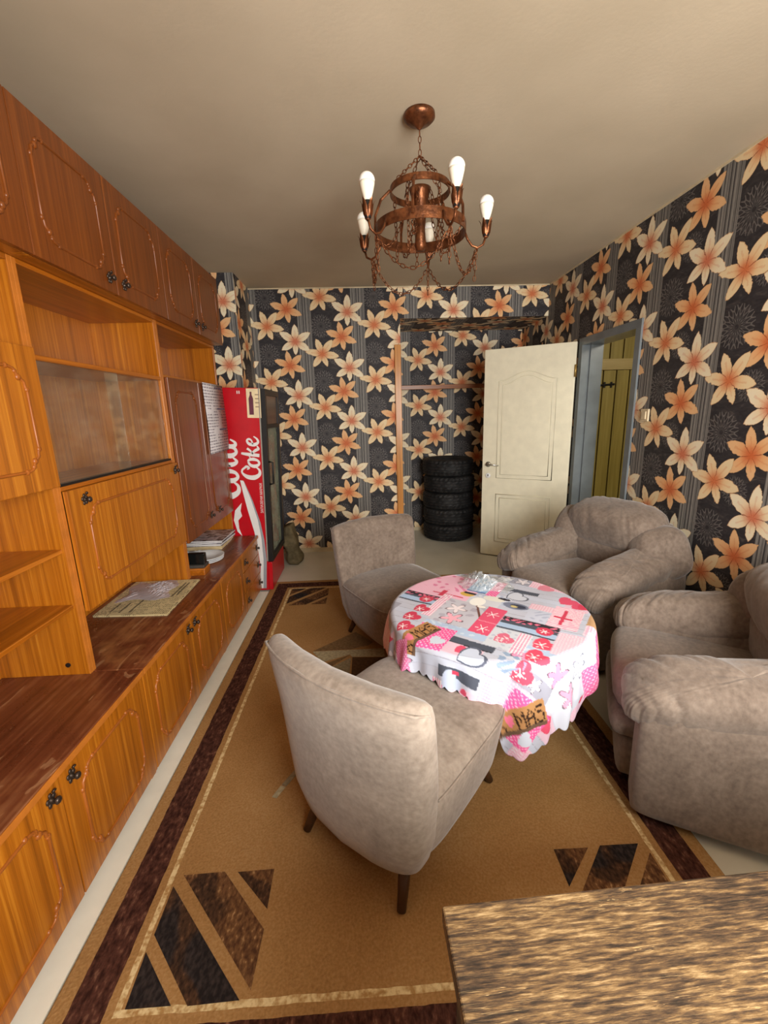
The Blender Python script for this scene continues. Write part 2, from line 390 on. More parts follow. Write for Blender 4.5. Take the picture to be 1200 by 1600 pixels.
# baseboards
WSTRIP = plain('white_floor_strip', (232, 230, 216), 0.4, var=0.03)
structure('trim_2', [((-0.934, 0.3, 0.0), (-0.846, 3.42, 0.008))], WSTRIP)
structure('baseboard_back', [((-1.04, YB - 0.014, 0), (0.33, YB, 0.045)), ((0.392, YA - 0.014, 0), (XR, YA, 0.04))], BASEB)
structure('baseboard_right', [((XR - 0.012, YF, 0), (XR, DY0 - 0.06, 0.05)), ((XR - 0.012, DY1 + 0.06, 0), (XR, YA, 0.05))], BASEB)
structure('trim_1', [((XR - 0.006, 1.0, ZC - 0.012), (XR, YB, ZC)), ((-1.04, YB - 0.006, ZC - 0.01), (XR, YB, ZC))], BASEB)
# door frame (lining, architrave) and the open door
fr = structure('door_1', [((XR - 0.014, DY0 - 0.05, 0), (XR + T + 0.01, DY0 + 0.006, DZ + 0.05)), ((XR - 0.014, DY1 - 0.006, 0), (XR + T + 0.01, DY1 + 0.05, DZ + 0.05)), ((XR - 0.014, DY0 + 0.006, DZ - 0.006), (XR + T + 0.01, DY1 - 0.006, DZ + 0.05)), ((XR + 0.055, DY1 - 0.022, 0), (XR + 0.07, DY1 - 0.006, DZ - 0.006))], GREYP)

def room_door():
    hx, hy = XR - 0.03, 3.765
    ang = math.atan2(4.185 - hy, 1.16 - hx)
    t = thing('panel_door', (hx, hy, 0), 'white panelled interior door standing open against the papered alcove', 'door', ang)
    Wd, Hd, th = 0.785, 1.985, 0.04
    # local: x from the hinge outwards, y thickness: the camera side is +y (towards the room) after rotation
    box('leaf', (0, -th / 2, 0.012), (Wd, th / 2, Hd), WHITED, t, 0.004)
    def arch(x0, x1, z0, z1, rise, n=20):
        pts = [(x0, z0), (x1, z0), (x1, z1)]
        if rise:
            for i in range(1, n):
                u = i / n; s = 0.5 - 0.5 * math.cos(2 * PI * u); pts.append((x1 + (x0 - x1) * u, z1 + rise * s))
        return pts + [(x0, z1)]
    for sgn in (1, -1):
        for (x0, x1, z0, z1, rise) in ((0.14, Wd - 0.14, 0.80, 1.70, 0.075), (0.14, Wd - 0.14, 0.16, 0.64, 0)):
            for inset, r in ((0, 0.0048), (0.035, 0.0035)):
                mb = MB(); mb.tube([(x, sgn * th / 2, z) for x, z in arch(x0 + inset, x1 - inset, z0 + inset, z1 - inset, rise)], r, 8, True)
                mb.make('panel_moulding', WHITED, t, True)
            mb = MB(); mb.prism(arch(x0 + 0.045, x1 - 0.045, z0 + 0.045, z1 - 0.045, rise), 'y', sgn * (th / 2 - 0.001), sgn * (th / 2 + 0.0015)); mb.make('raised_panel', WHITED, t)
    steel = plain('brushed_steel', (190, 186, 176), 0.3, 0.5, 0.8)
    for sgn in (1, -1):
        mb = MB(); mb.lathe([(0.026, 0), (0.026, 0.008), (0.012, 0.01), (0.011, 0.045)], 20, (Wd - 0.06, sgn * th / 2, 0.93), True, Matrix.Rotation(-sgn * PI / 2, 3, 'X'))
        mb.tube([(Wd - 0.06, sgn * (th / 2 + 0.042), 0.93), (Wd - 0.09, sgn * (th / 2 + 0.045), 0.932), (Wd - 0.17, sgn * (th / 2 + 0.043), 0.925)], [0.010, 0.009, 0.007], 10)
        mb.make('handle', steel, t, True)
        mb = MB(); mb.lathe([(0.024, 0), (0.024, 0.006), (0.02, 0.008)], 20, (Wd - 0.06, sgn * th / 2, 0.82), True, Matrix.Rotation(-sgn * PI / 2, 3, 'X')); k = mb.make('keyhole_rosette', CERAM, t, True)
        mb = MB(); mb.box((Wd - 0.064, sgn * (th / 2 + 0.0075), 0.812), (Wd - 0.056, sgn * (th / 2 + 0.0095), 0.832)); mb.make('keyhole', BLACKM, k)
    for z in (0.25, 1.75):
        mb = MB(); mb.tube([(0.0, th / 2 + 0.004, z - 0.05), (0.0, th / 2 + 0.004, z + 0.05)], 0.009, 10); mb.make('hinge', plain('brass_hinge', (170, 140, 80), 0.4, 0.5, 0.6), t, True)
room_door()

def plank_door():
    y = 4.40
    t = thing('plank_door', (2.45, y, 0), 'yellowish vertical plank door with a top batten in the hallway', 'door')
    for i in range(8):
        x0 = -0.435 + i * 0.135
        box('plank', (x0, -0.012, 0.01), (x0 + 0.123, 0.012, 1.80), PLANK, t, 0.003)
        box('plank', (x0 + 0.05, -0.012, 1.905), (x0 + 0.173, 0.012, 2.5), PLANK, t, 0.003)
    box('batten', (-0.45, -0.03, 1.80), (0.63, 0.012, 1.905), wood('pale_batten', (170, 150, 96), (190, 168, 110), (202, 182, 126), (1, 22, 22), 0.5), t, 0.003)
    box('backing', (-0.46, 0.013, 0.0), (0.63, 0.03, 2.5), DARKGAP, t, 0)
    mb = MB(); mb.tube([(-0.11, -0.02, 1.652), (0.08, -0.02, 1.662)], 0.010, 8)
    for x in (-0.08, -0.02, 0.05): mb.box((x - 0.008, -0.024, 1.63), (x + 0.008, -0.010, 1.685))
    mb.make('sliding_bolt', BLACKM, t)
plank_door()
# alcove timbers
tag(box('timber_stud', (0.332, YB - 0.03, 0.0), (0.394, YB + 0.03, 2.09), PINE), 'upright bare pine stud at the edge of the papered alcove', 'stud')
tag(box('shelf_rail', (0.396, 4.995, 1.69), (1.85, 5.03, 1.735), PINEH), 'brown wooden rail running across the papered alcove', 'rail')
t = thing('light_switch', (XR, 2.815, 1.385), 'small cream light switch on the papered wall beside the doorway', 'switch')
box('plate', (-0.012, -0.04, -0.04), (0, 0.04, 0.04), BASEB, t, 0.003); box('rocker', (-0.018, -0.022, -0.026), (-0.011, 0.022, 0.026), BASEB, t, 0.003)

# ------------------------------------------------------------------ rug
RX, RY, RHX, RHY, RZ = 0.12, 2.12, 0.96, 1.50, 0.011
def rugmat():
    m = Mat('woven_rug', 0.95, 0.1); x, y, z = m.xyz()
    wob = (m.noise(16, 2) - 0.5) * 0.008
    d = (x.abs() - RHX).max(y.abs() - RHY) + wob
    pile = m.noise(140, 3); big = m.noise(2.2, 4)
    tan = m.ramp(pile * 0.5 + big * 0.5, [(0.3, lin(138, 102, 60)), (0.5, lin(160, 122, 76)), (0.7, lin(178, 142, 96))])
    dark = m.ramp(m.noise(90, 3, (1, 0.5, 1)), [(0.35, lin(50, 28, 22)), (0.6, lin(84, 52, 42)), (0.75, lin(118, 84, 66))])
    cream = m.ramp(m.noise(70, 3), [(0.35, lin(170, 134, 84)), (0.6, lin(220, 198, 150))])
    col = m.mix((d > -0.142) * (d < -0.048), tan, dark)
    col = m.mix(((d + 0.173).abs() < 0.008), col, cream)
    m.color(col); m.bump(pile, 0.5, 0.004); return m.m
mb = MB()
rug = box('area_rug', (RX - RHX, RY - RHY, 0.0), (RX + RHX, RY + RHY, RZ), rugmat(), None, 0.004)
tag(rug, 'tan area rug with dark brown border and geometric corner motifs under the table', 'rug')
m = Mat('rug_dark_motif', 0.95, 0.1); n1 = m.noise(90, 3, (1, 0.6, 1)); n2 = m.noise(2.8, 1, (1.6, 1.6, 1), rand=True)
c1 = m.ramp(n1, [(0.35, lin(46, 34, 26)), (0.62, lin(82, 58, 42)), (0.75, lin(120, 88, 60))]); c2 = m.ramp(n1, [(0.35, lin(78, 52, 36)), (0.6, lin(118, 84, 54)), (0.78, lin(184, 148, 104))])
c3 = m.ramp(n1, [(0.4, lin(34, 30, 30)), (0.7, lin(60, 52, 50))])
cc = m.mix(n2.smooth(0.50, 0.53), c1, c2); cc = m.mix(n2.smooth(0.40, 0.43) * -1 + 1, cc, c3); m.color(cc); MOTIF = m.m
SHARD = [plain('rug_shard_pale', (170, 160, 130), 0.95, 0.1, var=0.2, scale=60), plain('rug_shard_tan', (122, 98, 68), 0.95, 0.1, var=0.2, scale=60), plain('rug_shard_grey', (142, 132, 106), 0.95, 0.1, var=0.2, scale=60), plain('rug_shard_dark', (84, 62, 42), 0.95, 0.1, var=0.2, scale=60)]
def rugpiece(poly, mat, h=0.0015):
    cx = sum(p[0] for p in poly) / len(poly); cy = sum(p[1] for p in poly) / len(poly)
    MB().prism([(a - cx, b - cy) for a, b in poly], 'z', 0.0, h).make('motif_patch', mat, rug, False, (cx, cy, RZ / 2 - 0.0003))
TPL = [[(.023, .32), (.153, .322), (.316, .152), (.312, .018)], [(.003, .288), (.004, .158), (.16, -.003), (.288, 0)], [(.196, .318), (.312, .32), (.314, .204)], [(.005, .0), (0, .118), (.118, 0)]]
for sx, sy in ((1, 1), (-1, 1), (1, -1), (-1, -1)):
    for poly in TPL: rugpiece([(sx * (a - 0.775), sy * (b - 1.32)) for a, b in poly][::sx * sy], MOTIF)
SH = [([(-0.486, 0.311), (-0.25, 0.31), (-0.043, 0.312), (-0.041, 0.215), (-0.241, 0.233), (-0.253, 0.258), (-0.415, 0.189)], 0),
      ([(-0.423, 0.158), (-0.253, 0.254), (-0.37, 0.128)], 1), ([(-0.366, 0.126), (-0.247, 0.222), (-0.251, 0.014)], 2),
      ([(-0.238, 0.226), (-0.033, 0.207), (-0.215, -0.003), (-0.240, 0.005)], 3), ([(-0.486, 0.316), (-0.28, 0.488), (-0.223, 0.532), (-0.111, 0.393), (-0.135, 0.358), (-0.251, 0.317)], 1)]
for poly, k in SH:
    rugpiece(poly, SHARD[k]); rugpiece([(-a, -b) for a, b in poly], SHARD[k])
for s in (1, -1):
    for poly, k in (([(-.526, -.726), (-.507, -.733), (-.482, -.684), (-.501, -.676)], 0), ([(-.498, -.672), (-.479, -.680), (-.431, -.600), (-.452, -.592)], 2)):
        rugpiece([(s * a, s * b) for a, b in poly], SHARD[k], 0.0025)

# ------------------------------------------------------------------ wall unit
XBK = XL + 0.005
def handle_mesh():
    mb = MB()
    mb.lathe([(0.011, 0), (0.011, 0.004), (0.006, 0.008), (0.006, 0.016), (0.012, 0.021), (0.014, 0.026), (0.010, 0.031), (0.003, 0.033)], 14, (0, 0, 0), True, Matrix.Rotation(PI / 2, 3, 'Y'))
    for a in range(5):
        an = 2 * PI * a / 5 + 0.4; mb.ball((0.003, 0.015 * math.cos(an), 0.018 * math.sin(an)), 0.0085, 8, 6, (0.5, 1, 1.2))
    mb.tube([(0.004, 0.012, 0.020), (0.010, 0.018, 0.028), (0.012, 0.010, 0.033), (0.008, 0.004, 0.026)], 0.0035, 6)
    return mb
HM = handle_mesh(); _hm = {}
def handle(parent, x, y, z):
    if 'm' not in _hm:
        o = HM.make('handle', PEWTER, parent, True); _hm['m'] = o.data
    else:
        o = bpy.data.objects.new('handle', _hm['m']); C.objects.link(o); o.parent = parent
    o.location = (x, y, z); o.scale = (0.85, 0.82, 0.82); return o
def moulding(parent, w, h, my, mz, x, mt):
    """carved strip with scrolled corners on the face of a door centred on the parent's origin"""
    L, B = w / 2 - my, h / 2 - mz; c = min(0.075, B * 0.42, L * 0.42)
    q = [(0, c), (0.006, 0.86 * c), (0.10 * c, 0.66 * c), (0.30 * c, 0.50 * c), (0.44 * c, 0.42 * c), (0.50 * c, 0.24 * c), (0.62 * c, 0.08 * c), (0.80 * c, 0.03 * c), (c, 0)]
    pts = []
    for sx, sz, rev in ((-1, -1, 0), (1, -1, 1), (1, 1, 0), (-1, 1, 1)):
        seg = [(sx * (L - a), sz * (B - b)) for a, b in (q[::-1] if rev else q)]
        pts += seg
    mb = MB(); mb.tube([(x, a, b) for a, b in pts], 0.0052, 6, True)
    for sx in (-1, 1):
        for sz in (-1, 1):
            for a, b, r in ((0, c, 0.009), (c, 0, 0.009), (0.40 * c, 0.46 * c, 0.011), (0.52 * c, 0.2 * c, 0.008)): mb.ball((x, sx * (L - a), sz * (B - b)), r, 8, 6, (0.7, 1, 1))
    return mb.make('moulding', mt, parent, True)
def door(parent, ox, oy, oz, y0, y1, z0, z1, xf, knobs=(), my=0.075, mz=0.062, name='door', mould=True, wd=None):
    wd = wd or WOODV
    """slab with its front face at world x = xf; parent's origin is (ox, oy, oz)"""
    g = 0.002
    d = box(name, (xf - 0.018 - ox, y0 + g - oy, z0 + g - oz), (xf - ox, y1 - g - oy, z1 - g - oz), wd, parent, 0.0025)
    if mould: moulding(d, y1 - y0, z1 - z0, my, mz, 0.009, MOULDR if wd is WOODR else MOULD)
    for ky, kz in knobs: handle(d, 0.009, ky - (y0 + y1) / 2, kz - (z0 + z1) / 2)
    return d
MODS = [(0.585, 1.54), (1.54, 2.495), (2.495, 3.42)]
WHERE = ['nearest the camera, below the open shelves', 'in the middle, carrying the newspaper', 'beside the red fridge, with door and drawers']
for i, (y0, y1) in enumerate(MODS):
    oy = (y0 + y1) / 2; ym = oy; o = thing('base_cabinet', (-1.16, oy, 0), 'brown veneer base cabinet ' + WHERE[i], 'cabinet', 0, 'base cabinets of the wall unit')
    B = lambda n, lo, hi, m=WOODV, bev=0.002: box(n, (lo[0] + 1.16, lo[1] - oy, lo[2]), (hi[0] + 1.16, hi[1] - oy, hi[2]), m, o, bev)
    B('side_panel', (XBK, y0 + 0.001, 0.0), (-0.92, y0 + 0.018, 0.478)); B('side_panel', (XBK, y1 - 0.018, 0), (-0.92, y1 - 0.001, 0.478))
    B('back_panel', (XBK, y0 + 0.018, 0.03), (XBK + 0.006, y1 - 0.018, 0.478)); B('bottom_panel', (XBK, y0 + 0.018, 0.03), (-0.925, y1 - 0.018, 0.046), WOODH); B('plinth', (-0.95, y0 + 0.018, 0.0), (-0.935, y1 - 0.018, 0.03), WOODH)
    B('top_panel', (XBK, y0 + 0.0005, 0.478), (-0.893, y1 - 0.0005, 0.502), TOPM, 0.004)
    B('front_edging', (-0.893, y0 + 0.0005, 0.479), (-0.889, y1 - 0.0005, 0.501), WOODEDGE, 0.001)
    kn = [(ym - 0.042, 0.432), (ym + 0.042, 0.432)]
    if i < 2:
        door(o, -1.16, oy, 0, y0, ym, 0.04, 0.474, -0.9, [kn[0]]); door(o, -1.16, oy, 0, ym, y1, 0.04, 0.474, -0.9, [kn[1]])
    else:
        door(o, -1.16, oy, 0, y0, 2.96, 0.04, 0.474, -0.9)
        for z0, z1 in ((0.345, 0.474), (0.19, 0.343), (0.04, 0.188)):
            door(o, -1.16, oy, 0, 2.962, y1, z0, z1, -0.9, [(3.015, (z0 + z1) / 2), (3.365, (z0 + z1) / 2)], name='drawer', mould=False)

# hutch modules
XH, ZH = -1.08, 1.957
HL = ['brown veneer shelf unit with two open shelves and a top door, nearest the camera', 'brown veneer shelf unit with sliding glass and a drop-down flap', 'brown veneer shelf unit with two tall doors behind the fridge']
for i, (y0, y1) in enumerate(MODS):
    oy = (y0 + y1) / 2; oz = 0.502
    o = thing('shelf_unit', (-1.24, oy, oz), HL[i], 'shelf unit', 0, 'shelf units of the wall unit')
    B = lambda n, lo, hi, m=WOODV, bev=0.002, p=None: box(n, (lo[0] + 1.24, lo[1] - oy, lo[2] - oz), (hi[0] + 1.24, hi[1] - oy, hi[2] - oz), m, o, bev)
    for a, b in ((y0 + 0.0005, y0 + 0.018), (y1 - 0.018, y1 - 0.0005)):
        B('side_panel', (XBK, a, oz), (XH - 0.003, b, ZH)); B('edge_strip', (XH - 0.003, a, oz), (XH, b, ZH), WOODEDGE, 0.001)
    B('back_panel', (XBK, y0 + 0.018, oz), (XBK + 0.006, y1 - 0.018, ZH)); B('top_panel', (XBK, y0 + 0.018, ZH - 0.016), (XH, y1 - 0.018, ZH), WOODH)
    a, b = y0 + 0.018, y1 - 0.018; ym = oy
    if i == 0:
        for z in (0.790, 1.003): B('shelf', (XBK + 0.006, a, z - 0.016), (XH - 0.012, b, z), WOODH)
        B('shelf', (XBK + 0.006, a, 1.222), (XH - 0.02, b, 1.238), WOODH); B('shelf', (XBK + 0.006, a, 1.672), (XH - 0.02, b, 1.688), WOODH)
        for c0, c1, k in ((y0, ym, ym - 0.04), (ym, y1, ym + 0.04)): door(o, -1.24, oy, oz, c0 + 0.001, c1 - 0.001, 1.225, 1.688, XH + 0.018, [(k, 1.27)], 0.07, 0.07)
        mb = MB(); mb.lathe([(0.009, 0), (0.009, 0.004), (0.003, 0.005)], 12, (-1.155 + 1.24, y1 - 0.018 - oy, 0.545 - oz), True, Matrix.Rotation(PI / 2, 3, 'X')); mb.make('cable_grommet', BLACKM, o)
    if i == 1:
        B('shelf', (XBK + 0.006, a, 1.650), (XH, b, 1.668), WOODH); B('shelf', (XBK + 0.006, a, 1.205), (XH, b, 1.221), WOODH)
        B('shelf', (XBK + 0.006, a, 0.742), (XH - 0.02, b, 0.758), WOODH)
        B('glass_track', (XH - 0.03, a, 1.221), (XH - 0.004, b, 1.230), BLACKM, 0.001)
        B('glass_pane', (XH - 0.022, 1.985, 1.230), (XH - 0.018, b, 1.650), PANE, 0); B('glass_pane', (XH - 0.012, a, 1.230), (XH - 0.008, 2.060, 1.650), PANE, 0)
        door(o, -1.24, oy, oz, y0 + 0.018, y1 - 0.002, 0.742, 1.207, XH + 0.018, [(y0 + 0.105, 1.160), (y1 - 0.045, 1.165)], 0.10, 0.075, name='flap')
    if i == 2:
        B('shelf', (XBK + 0.006, a, 1.668), (XH, b, 1.684), WOODH); B('shelf', (XBK + 0.006, a, 0.715), (XH - 0.02, b, 0.731), WOODH)
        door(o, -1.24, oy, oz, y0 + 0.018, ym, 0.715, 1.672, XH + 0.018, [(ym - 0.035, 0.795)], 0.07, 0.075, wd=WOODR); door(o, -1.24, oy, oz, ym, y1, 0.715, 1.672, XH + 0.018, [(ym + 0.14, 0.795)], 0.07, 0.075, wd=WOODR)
# top cupboards
XU = -1.006; ZU0, ZU1 = ZH + 0.001, 2.402
UL = ['brown veneer top cupboard nearest the camera, cut by the picture edge', 'brown veneer top cupboard above the sliding glass', 'brown veneer top cupboard at the papered corner, above the fridge end']
for i, (y0, y1) in enumerate(MODS):
    oy = (y0 + y1) / 2
    if i == 2: y1 = 3.40
    ym = (y0 + y1) / 2
    o = thing('top_cupboard', (-1.2, oy, ZU0), UL[i], 'cupboard', 0, 'top cupboards of the wall unit')
    B = lambda n, lo, hi, m=WOODV, bev=0.002: box(n, (lo[0] + 1.2, lo[1] - oy, lo[2] - ZU0), (hi[0] + 1.2, hi[1] - oy, hi[2] - ZU0), m, o, bev)
    B('side_panel', (XBK, y0 + 0.001, ZU0), (XU - 0.02, y0 + 0.018, ZU1)); B('side_panel', (XBK, y1 - 0.018, ZU0), (XU - 0.02, y1 - 0.001, ZU1))
    B('bottom_panel', (XBK, y0 + 0.018, ZU0), (XU - 0.02, y1 - 0.018, ZU0 + 0.016), WOODH); B('top_panel', (XBK, y0 + 0.018, ZU1 - 0.016), (XU - 0.02, y1 - 0.018, ZU1), WOODH); B('back_panel', (XBK, y0 + 0.018, ZU0), (XBK + 0.006, y1 - 0.018, ZU1))
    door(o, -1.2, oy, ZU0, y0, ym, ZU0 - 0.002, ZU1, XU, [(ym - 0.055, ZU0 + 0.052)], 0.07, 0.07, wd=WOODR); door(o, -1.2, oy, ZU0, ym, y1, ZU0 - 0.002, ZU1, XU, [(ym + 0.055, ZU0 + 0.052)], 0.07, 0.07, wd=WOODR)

# ------------------------------------------------------------------ print-like materials
def textlines(name, paper, ink, ax, ay, pitch, block=0.06, dens=0.48, rough=0.75):
    """rows of small illegible print; ax runs along the lines, ay across them"""
    m = Mat(name, rough, 0.2); c = m.xyz(); u, v = c['xyz'.index(ax)], c['xyz'.index(ay)]
    rows = ((v / pitch).fract() < 0.5); st = [1, 1, 1]; st['xyz'.index(ay)] = 1.0 / (pitch * 90)
    w = m.noise(95, 2, tuple(st)) > dens
    colm = ((u / block).fract() < 0.88); para = (m.noise(9, 1) > 0.40)
    m.color(m.mix(rows * w * colm * para * 0.75, m.ramp(m.noise(5, 3), [(0.3, lin(*[q * 0.93 for q in paper])), (0.7, lin(*paper))]), lin(*ink))); return m.m
NEWS = textlines('newsprint', (214, 196, 150), (70, 64, 52), 'y', 'x', 0.010, 0.075)
CALM = textlines('calendar_print', (212, 206, 208), (96, 84, 96), 'y', 'z', 0.020, 0.045, 0.42)
MAGP = Mat('magazine_cover', 0.25, 0.5); a = MAGP.noise(9, 3, dist=1.5); MAGP.color(MAGP.ramp(a, [(0.3, lin(40, 38, 44)), (0.45, lin(120, 116, 124)), (0.55, lin(206, 200, 204)), (0.7, lin(120, 60, 80))])); MAGP = MAGP.m

# ------------------------------------------------------------------ drinks fridge
def ribbon(mb, pts, ws, y, th=0.0015, n=10):
    """flat brush stroke in the x-z plane through pts (Catmull-Rom), ws = widths"""
    P_ = [Vector((a, b)) for a, b in pts]; out = []
    for i in range(len(P_) - 1):
        p0, p1, p2, p3 = P_[max(i - 1, 0)], P_[i], P_[i + 1], P_[min(i + 2, len(P_) - 1)]
        for k in range(n):
            t = k / n; out.append((0.5 * ((2 * p1) + (p2 - p0) * t + (2 * p0 - 5 * p1 + 4 * p2 - p3) * t * t + (3 * p1 - p0 - 3 * p2 + p3) * t ** 3), ws[i] * (1 - t) + ws[i + 1] * t))
    out.append((P_[-1], ws[-1])); v = []; f = []
    for i, (p, w) in enumerate(out):
        d = (out[min(i + 1, len(out) - 1)][0] - out[max(i - 1, 0)][0]).normalized(); nn = Vector((-d.y, d.x)) * w / 2
        for q in (p + nn, p - nn): v += [(q.x, y, q.y), (q.x, y - th, q.y)]
    for i in range(len(out) - 1):
        a = i * 4; b = a + 4; f += [(a, a + 2, b + 2, b), (a + 1, b + 1, b + 3, a + 3), (a, b, b + 1, a + 1), (a + 2, a + 3, b + 3, b + 2)]
    f += [(0, 1, 3, 2), (len(v) - 4, len(v) - 2, len(v) - 1, len(v) - 3)]
    mb.add(v, f)
def fridge():
    t = thing('drinks_fridge', (-0.80, 3.435, 0), 'tall red drinks fridge with glass door and white script lettering', 'fridge')
    t.rotation_euler = (0, math.atan(0.06 / 1.655), 0)
    D, Wd, Hh = 0.54, 0.545, 1.655
    # cabinet shell (open towards +x)
    box('side_wall', (-D, 0, 0.012), (-0.045, 0.03, Hh), RED, t, 0.004); box('side_wall', (-D, Wd - 0.03, 0.012), (-0.045, Wd, Hh), RED, t, 0.004)
    INN = plain('fridge_liner', (206, 206, 196), 0.4, var=0.03)
    box('back_wall', (-D, 0.03, 0.012), (-D + 0.03, Wd - 0.03, Hh), INN, t, 0); box('top_wall', (-D, 0.03, Hh - 0.04), (-0.045, Wd - 0.03, Hh), plain('dark_top', (60, 24, 24), 0.5), t, 0)
    box('floor_wall', (-D, 0.03, 0.26), (-0.045, Wd - 0.03, 0.285), INN, t, 0)
    box('kick_panel', (-0.06, 0.012, 0.012), (-0.012, Wd - 0.012, 0.255), RED, t, 0.004)
    for z in (0.55, 0.80, 1.05, 1.28): 
        mb = MB()
        for k in range(9): mb.tube([(-D + 0.035, 0.05 + k * 0.055, z), (-0.07, 0.05 + k * 0.055, z)], 0.003, 5)
        mb.tube([(-0.07, 0.035, z), (-0.07, Wd - 0.035, z)], 0.004, 6); mb.make('wire_shelf', GREYT, t)
    # door
    mb = MB(); y0, y1, z0, z1 = 0.006, Wd - 0.006, 0.265, Hh - 0.005
    f = 0.045
    mb.box((-0.043, y0, z0), (0.0, y0 + f, z1)).box((-0.043, y1 - f, z0), (0.0, y1, z1)).box((-0.043, y0 + f, z0), (0.0, y1 - f, z0 + f)).box((-0.043, y0 + f, z1 - 0.30), (0.0, y1 - f, z1 - 0.27)).box((-0.043, y0 + f, z1 - f), (0.0, y1 - f, z1))
    dr = mb.make('door_frame', BLACKM, t)
    box('door_glass', (-0.026, y0 + f, z0 + f), (-0.020, y1 - f, z1 - 0.30), FPANE, dr, 0)
    box('header_panel', (-0.030, y0 + f, z1 - 0.27), (-0.010, y1 - f, z1 - f), plain('dark_header', (70, 50, 44), 0.3), dr, 0.002)
    mb = MB(); mb.tube([(0.0, 0.035, 0.91), (0.028, 0.035, 0.915), (0.028, 0.035, 1.085), (0.0, 0.035, 1.09)], 0.008, 8); mb.make('handle', BLACKM, dr, True)
    box('edge_trim', (-0.050, -0.002, 0.27), (-0.040, 0.006, Hh), GREYT, t, 0.001)
    for i, (px, py) in enumerate(((-0.1, 0.05), (-0.1, Wd - 0.05), (-D + 0.06, 0.05), (-D + 0.06, Wd - 0.05))):
        mb = MB(); mb.lathe([(0.018, 0.0), (0.018, 0.012)], 12, (px, py, 0.0)); mb.make('foot', BLACKM, t)
    # side graphics
    Y = -0.0005
    # white swash with grey edge
    mb = MB(); mb.prism([(-0.227, 0.947), (-0.202, 0.944), (-0.15, 0.79), (-0.105, 0.62), (-0.085, 0.463), (-0.078, 0.283), (-0.092, 0.03), (-0.118, 0.03), (-0.105, 0.229), (-0.118, 0.369), (-0.139, 0.52), (-0.18, 0.696), (-0.209, 0.841)], 'y', Y, Y - 0.0015); mb.make('white_swash', WHITEV, t)
    mb = MB(); mb.prism([(-0.205, 0.944), (-0.198, 0.94), (-0.137, 0.78), (-0.086, 0.6), (-0.062, 0.45), (-0.052, 0.283), (-0.066, 0.03), (-0.093, 0.03), (-0.079, 0.283), (-0.086, 0.463), (-0.106, 0.62), (-0.152, 0.79)], 'y', Y, Y - 0.0012); mb.make('grey_swash', GREYV, t)
    mb = MB(); mb.prism([(-0.226, 0.764), (-0.239, 0.698), (-0.229, 0.655), (-0.262, 0.619), (-0.259, 0.552), (-0.238, 0.487), (-0.274, 0.526), (-0.297, 0.621), (-0.283, 0.7)], 'y', Y, Y - 0.0015); mb.make('tail_swash', WHITEV, t)
    # lettering runs upwards: letter "right" = +z, letter "up" = -x
    def word(name, glyphs, x_base, z0, size, adv):
        mb = MB(); z = z0
        for g, a in zip(glyphs, adv):
            for pts, ws in g: ribbon(mb, [(x_base - b * size, z + q * size) for q, b in pts], [w * size for w in ws], Y, 0.0014 + 0.00012 * (len(mb.v) % 7))
            z += a * size
        return mb.make(name, WHITEV, t)
    gC = [([(0.62, 0.86), (0.52, 0.98), (0.34, 0.98), (0.14, 0.72), (0.10, 0.36), (0.26, 0.08), (0.50, 0.06), (0.68, 0.24)], [0.12, 0.10, 0.10, 0.22, 0.26, 0.18, 0.12, 0.06]), ([(0.62, 0.86), (0.70, 0.74), (0.62, 0.62), (0.54, 0.72)], [0.10, 0.14, 0.12, 0.04])]
    go = [([(0.30, 0.64), (0.12, 0.52), (0.06, 0.28), (0.18, 0.06), (0.36, 0.12), (0.44, 0.36), (0.40, 0.58), (0.30, 0.64)], [0.10, 0.15, 0.20, 0.12, 0.12, 0.18, 0.13, 0.10]), ([(0.38, 0.60), (0.52, 0.52), (0.60, 0.58)], [0.07, 0.05, 0.04])]
    gk = [([(0.20, 0.98), (0.14, 0.6), (0.08, 0.02)], [0.10, 0.18, 0.18]), ([(0.46, 0.66), (0.34, 0.50), (0.16, 0.36)], [0.13, 0.11, 0.07]), ([(0.22, 0.40), (0.36, 0.20), (0.44, 0.06), (0.60, 0.12)], [0.10, 0.16, 0.14, 0.05])]
    ge = [([(0.10, 0.34), (0.30, 0.40), (0.38, 0.54), (0.28, 0.64), (0.12, 0.52), (0.08, 0.26), (0.20, 0.06), (0.38, 0.10), (0.52, 0.28)], [0.07, 0.08, 0.11, 0.10, 0.16, 0.19, 0.13, 0.10, 0.05])]
    gl = [([(0.06, 0.30), (0.28, 0.66), (0.34, 0.95), (0.22, 1.02), (0.14, 0.70), (0.14, 0.24), (0.26, 0.06), (0.42, 0.20)], [0.05, 0.07, 0.09, 0.10, 0.17, 0.18, 0.12, 0.05])]
    ga = go[:1] + [([(0.46, 0.64), (0.42, 0.34), (0.46, 0.10), (0.58, 0.08), (0.70, 0.26)], [0.12, 0.17, 0.15, 0.10, 0.05])]
    word('script_lettering', [gC, go, gk, ge], -0.062, 0.955, 0.145, [0.66, 0.56, 0.58, 0.5])
    word('script_lettering', [gC, go, gl, ga], -0.232, 0.80, 0.20, [0.66, 0.56, 0.42, 0.6])
    cu = bpy.data.curves.new('trademark', 'FONT'); cu.body = 'ЗАПАЗЕНИ МАРКИ'; cu.size = 0.031; cu.extrude = 0.0006
    to = bpy.data.objects.new('tmp', cu); C.objects.link(to); bpy.context.view_layer.update()
    me = bpy.data.meshes.new_from_object(to); bpy.data.objects.remove(to)
    wx = max(v.co.x for v in me.vertices); k = 0.245 / wx
    for v in me.vertices: v.co = Vector((-v.co.y * 0.9, Y - 0.0008 + v.co.z, v.co.x * k))
    o = fin('small_lettering', me, WHITEV, t); o.location = (-0.058, 0, 0.678)
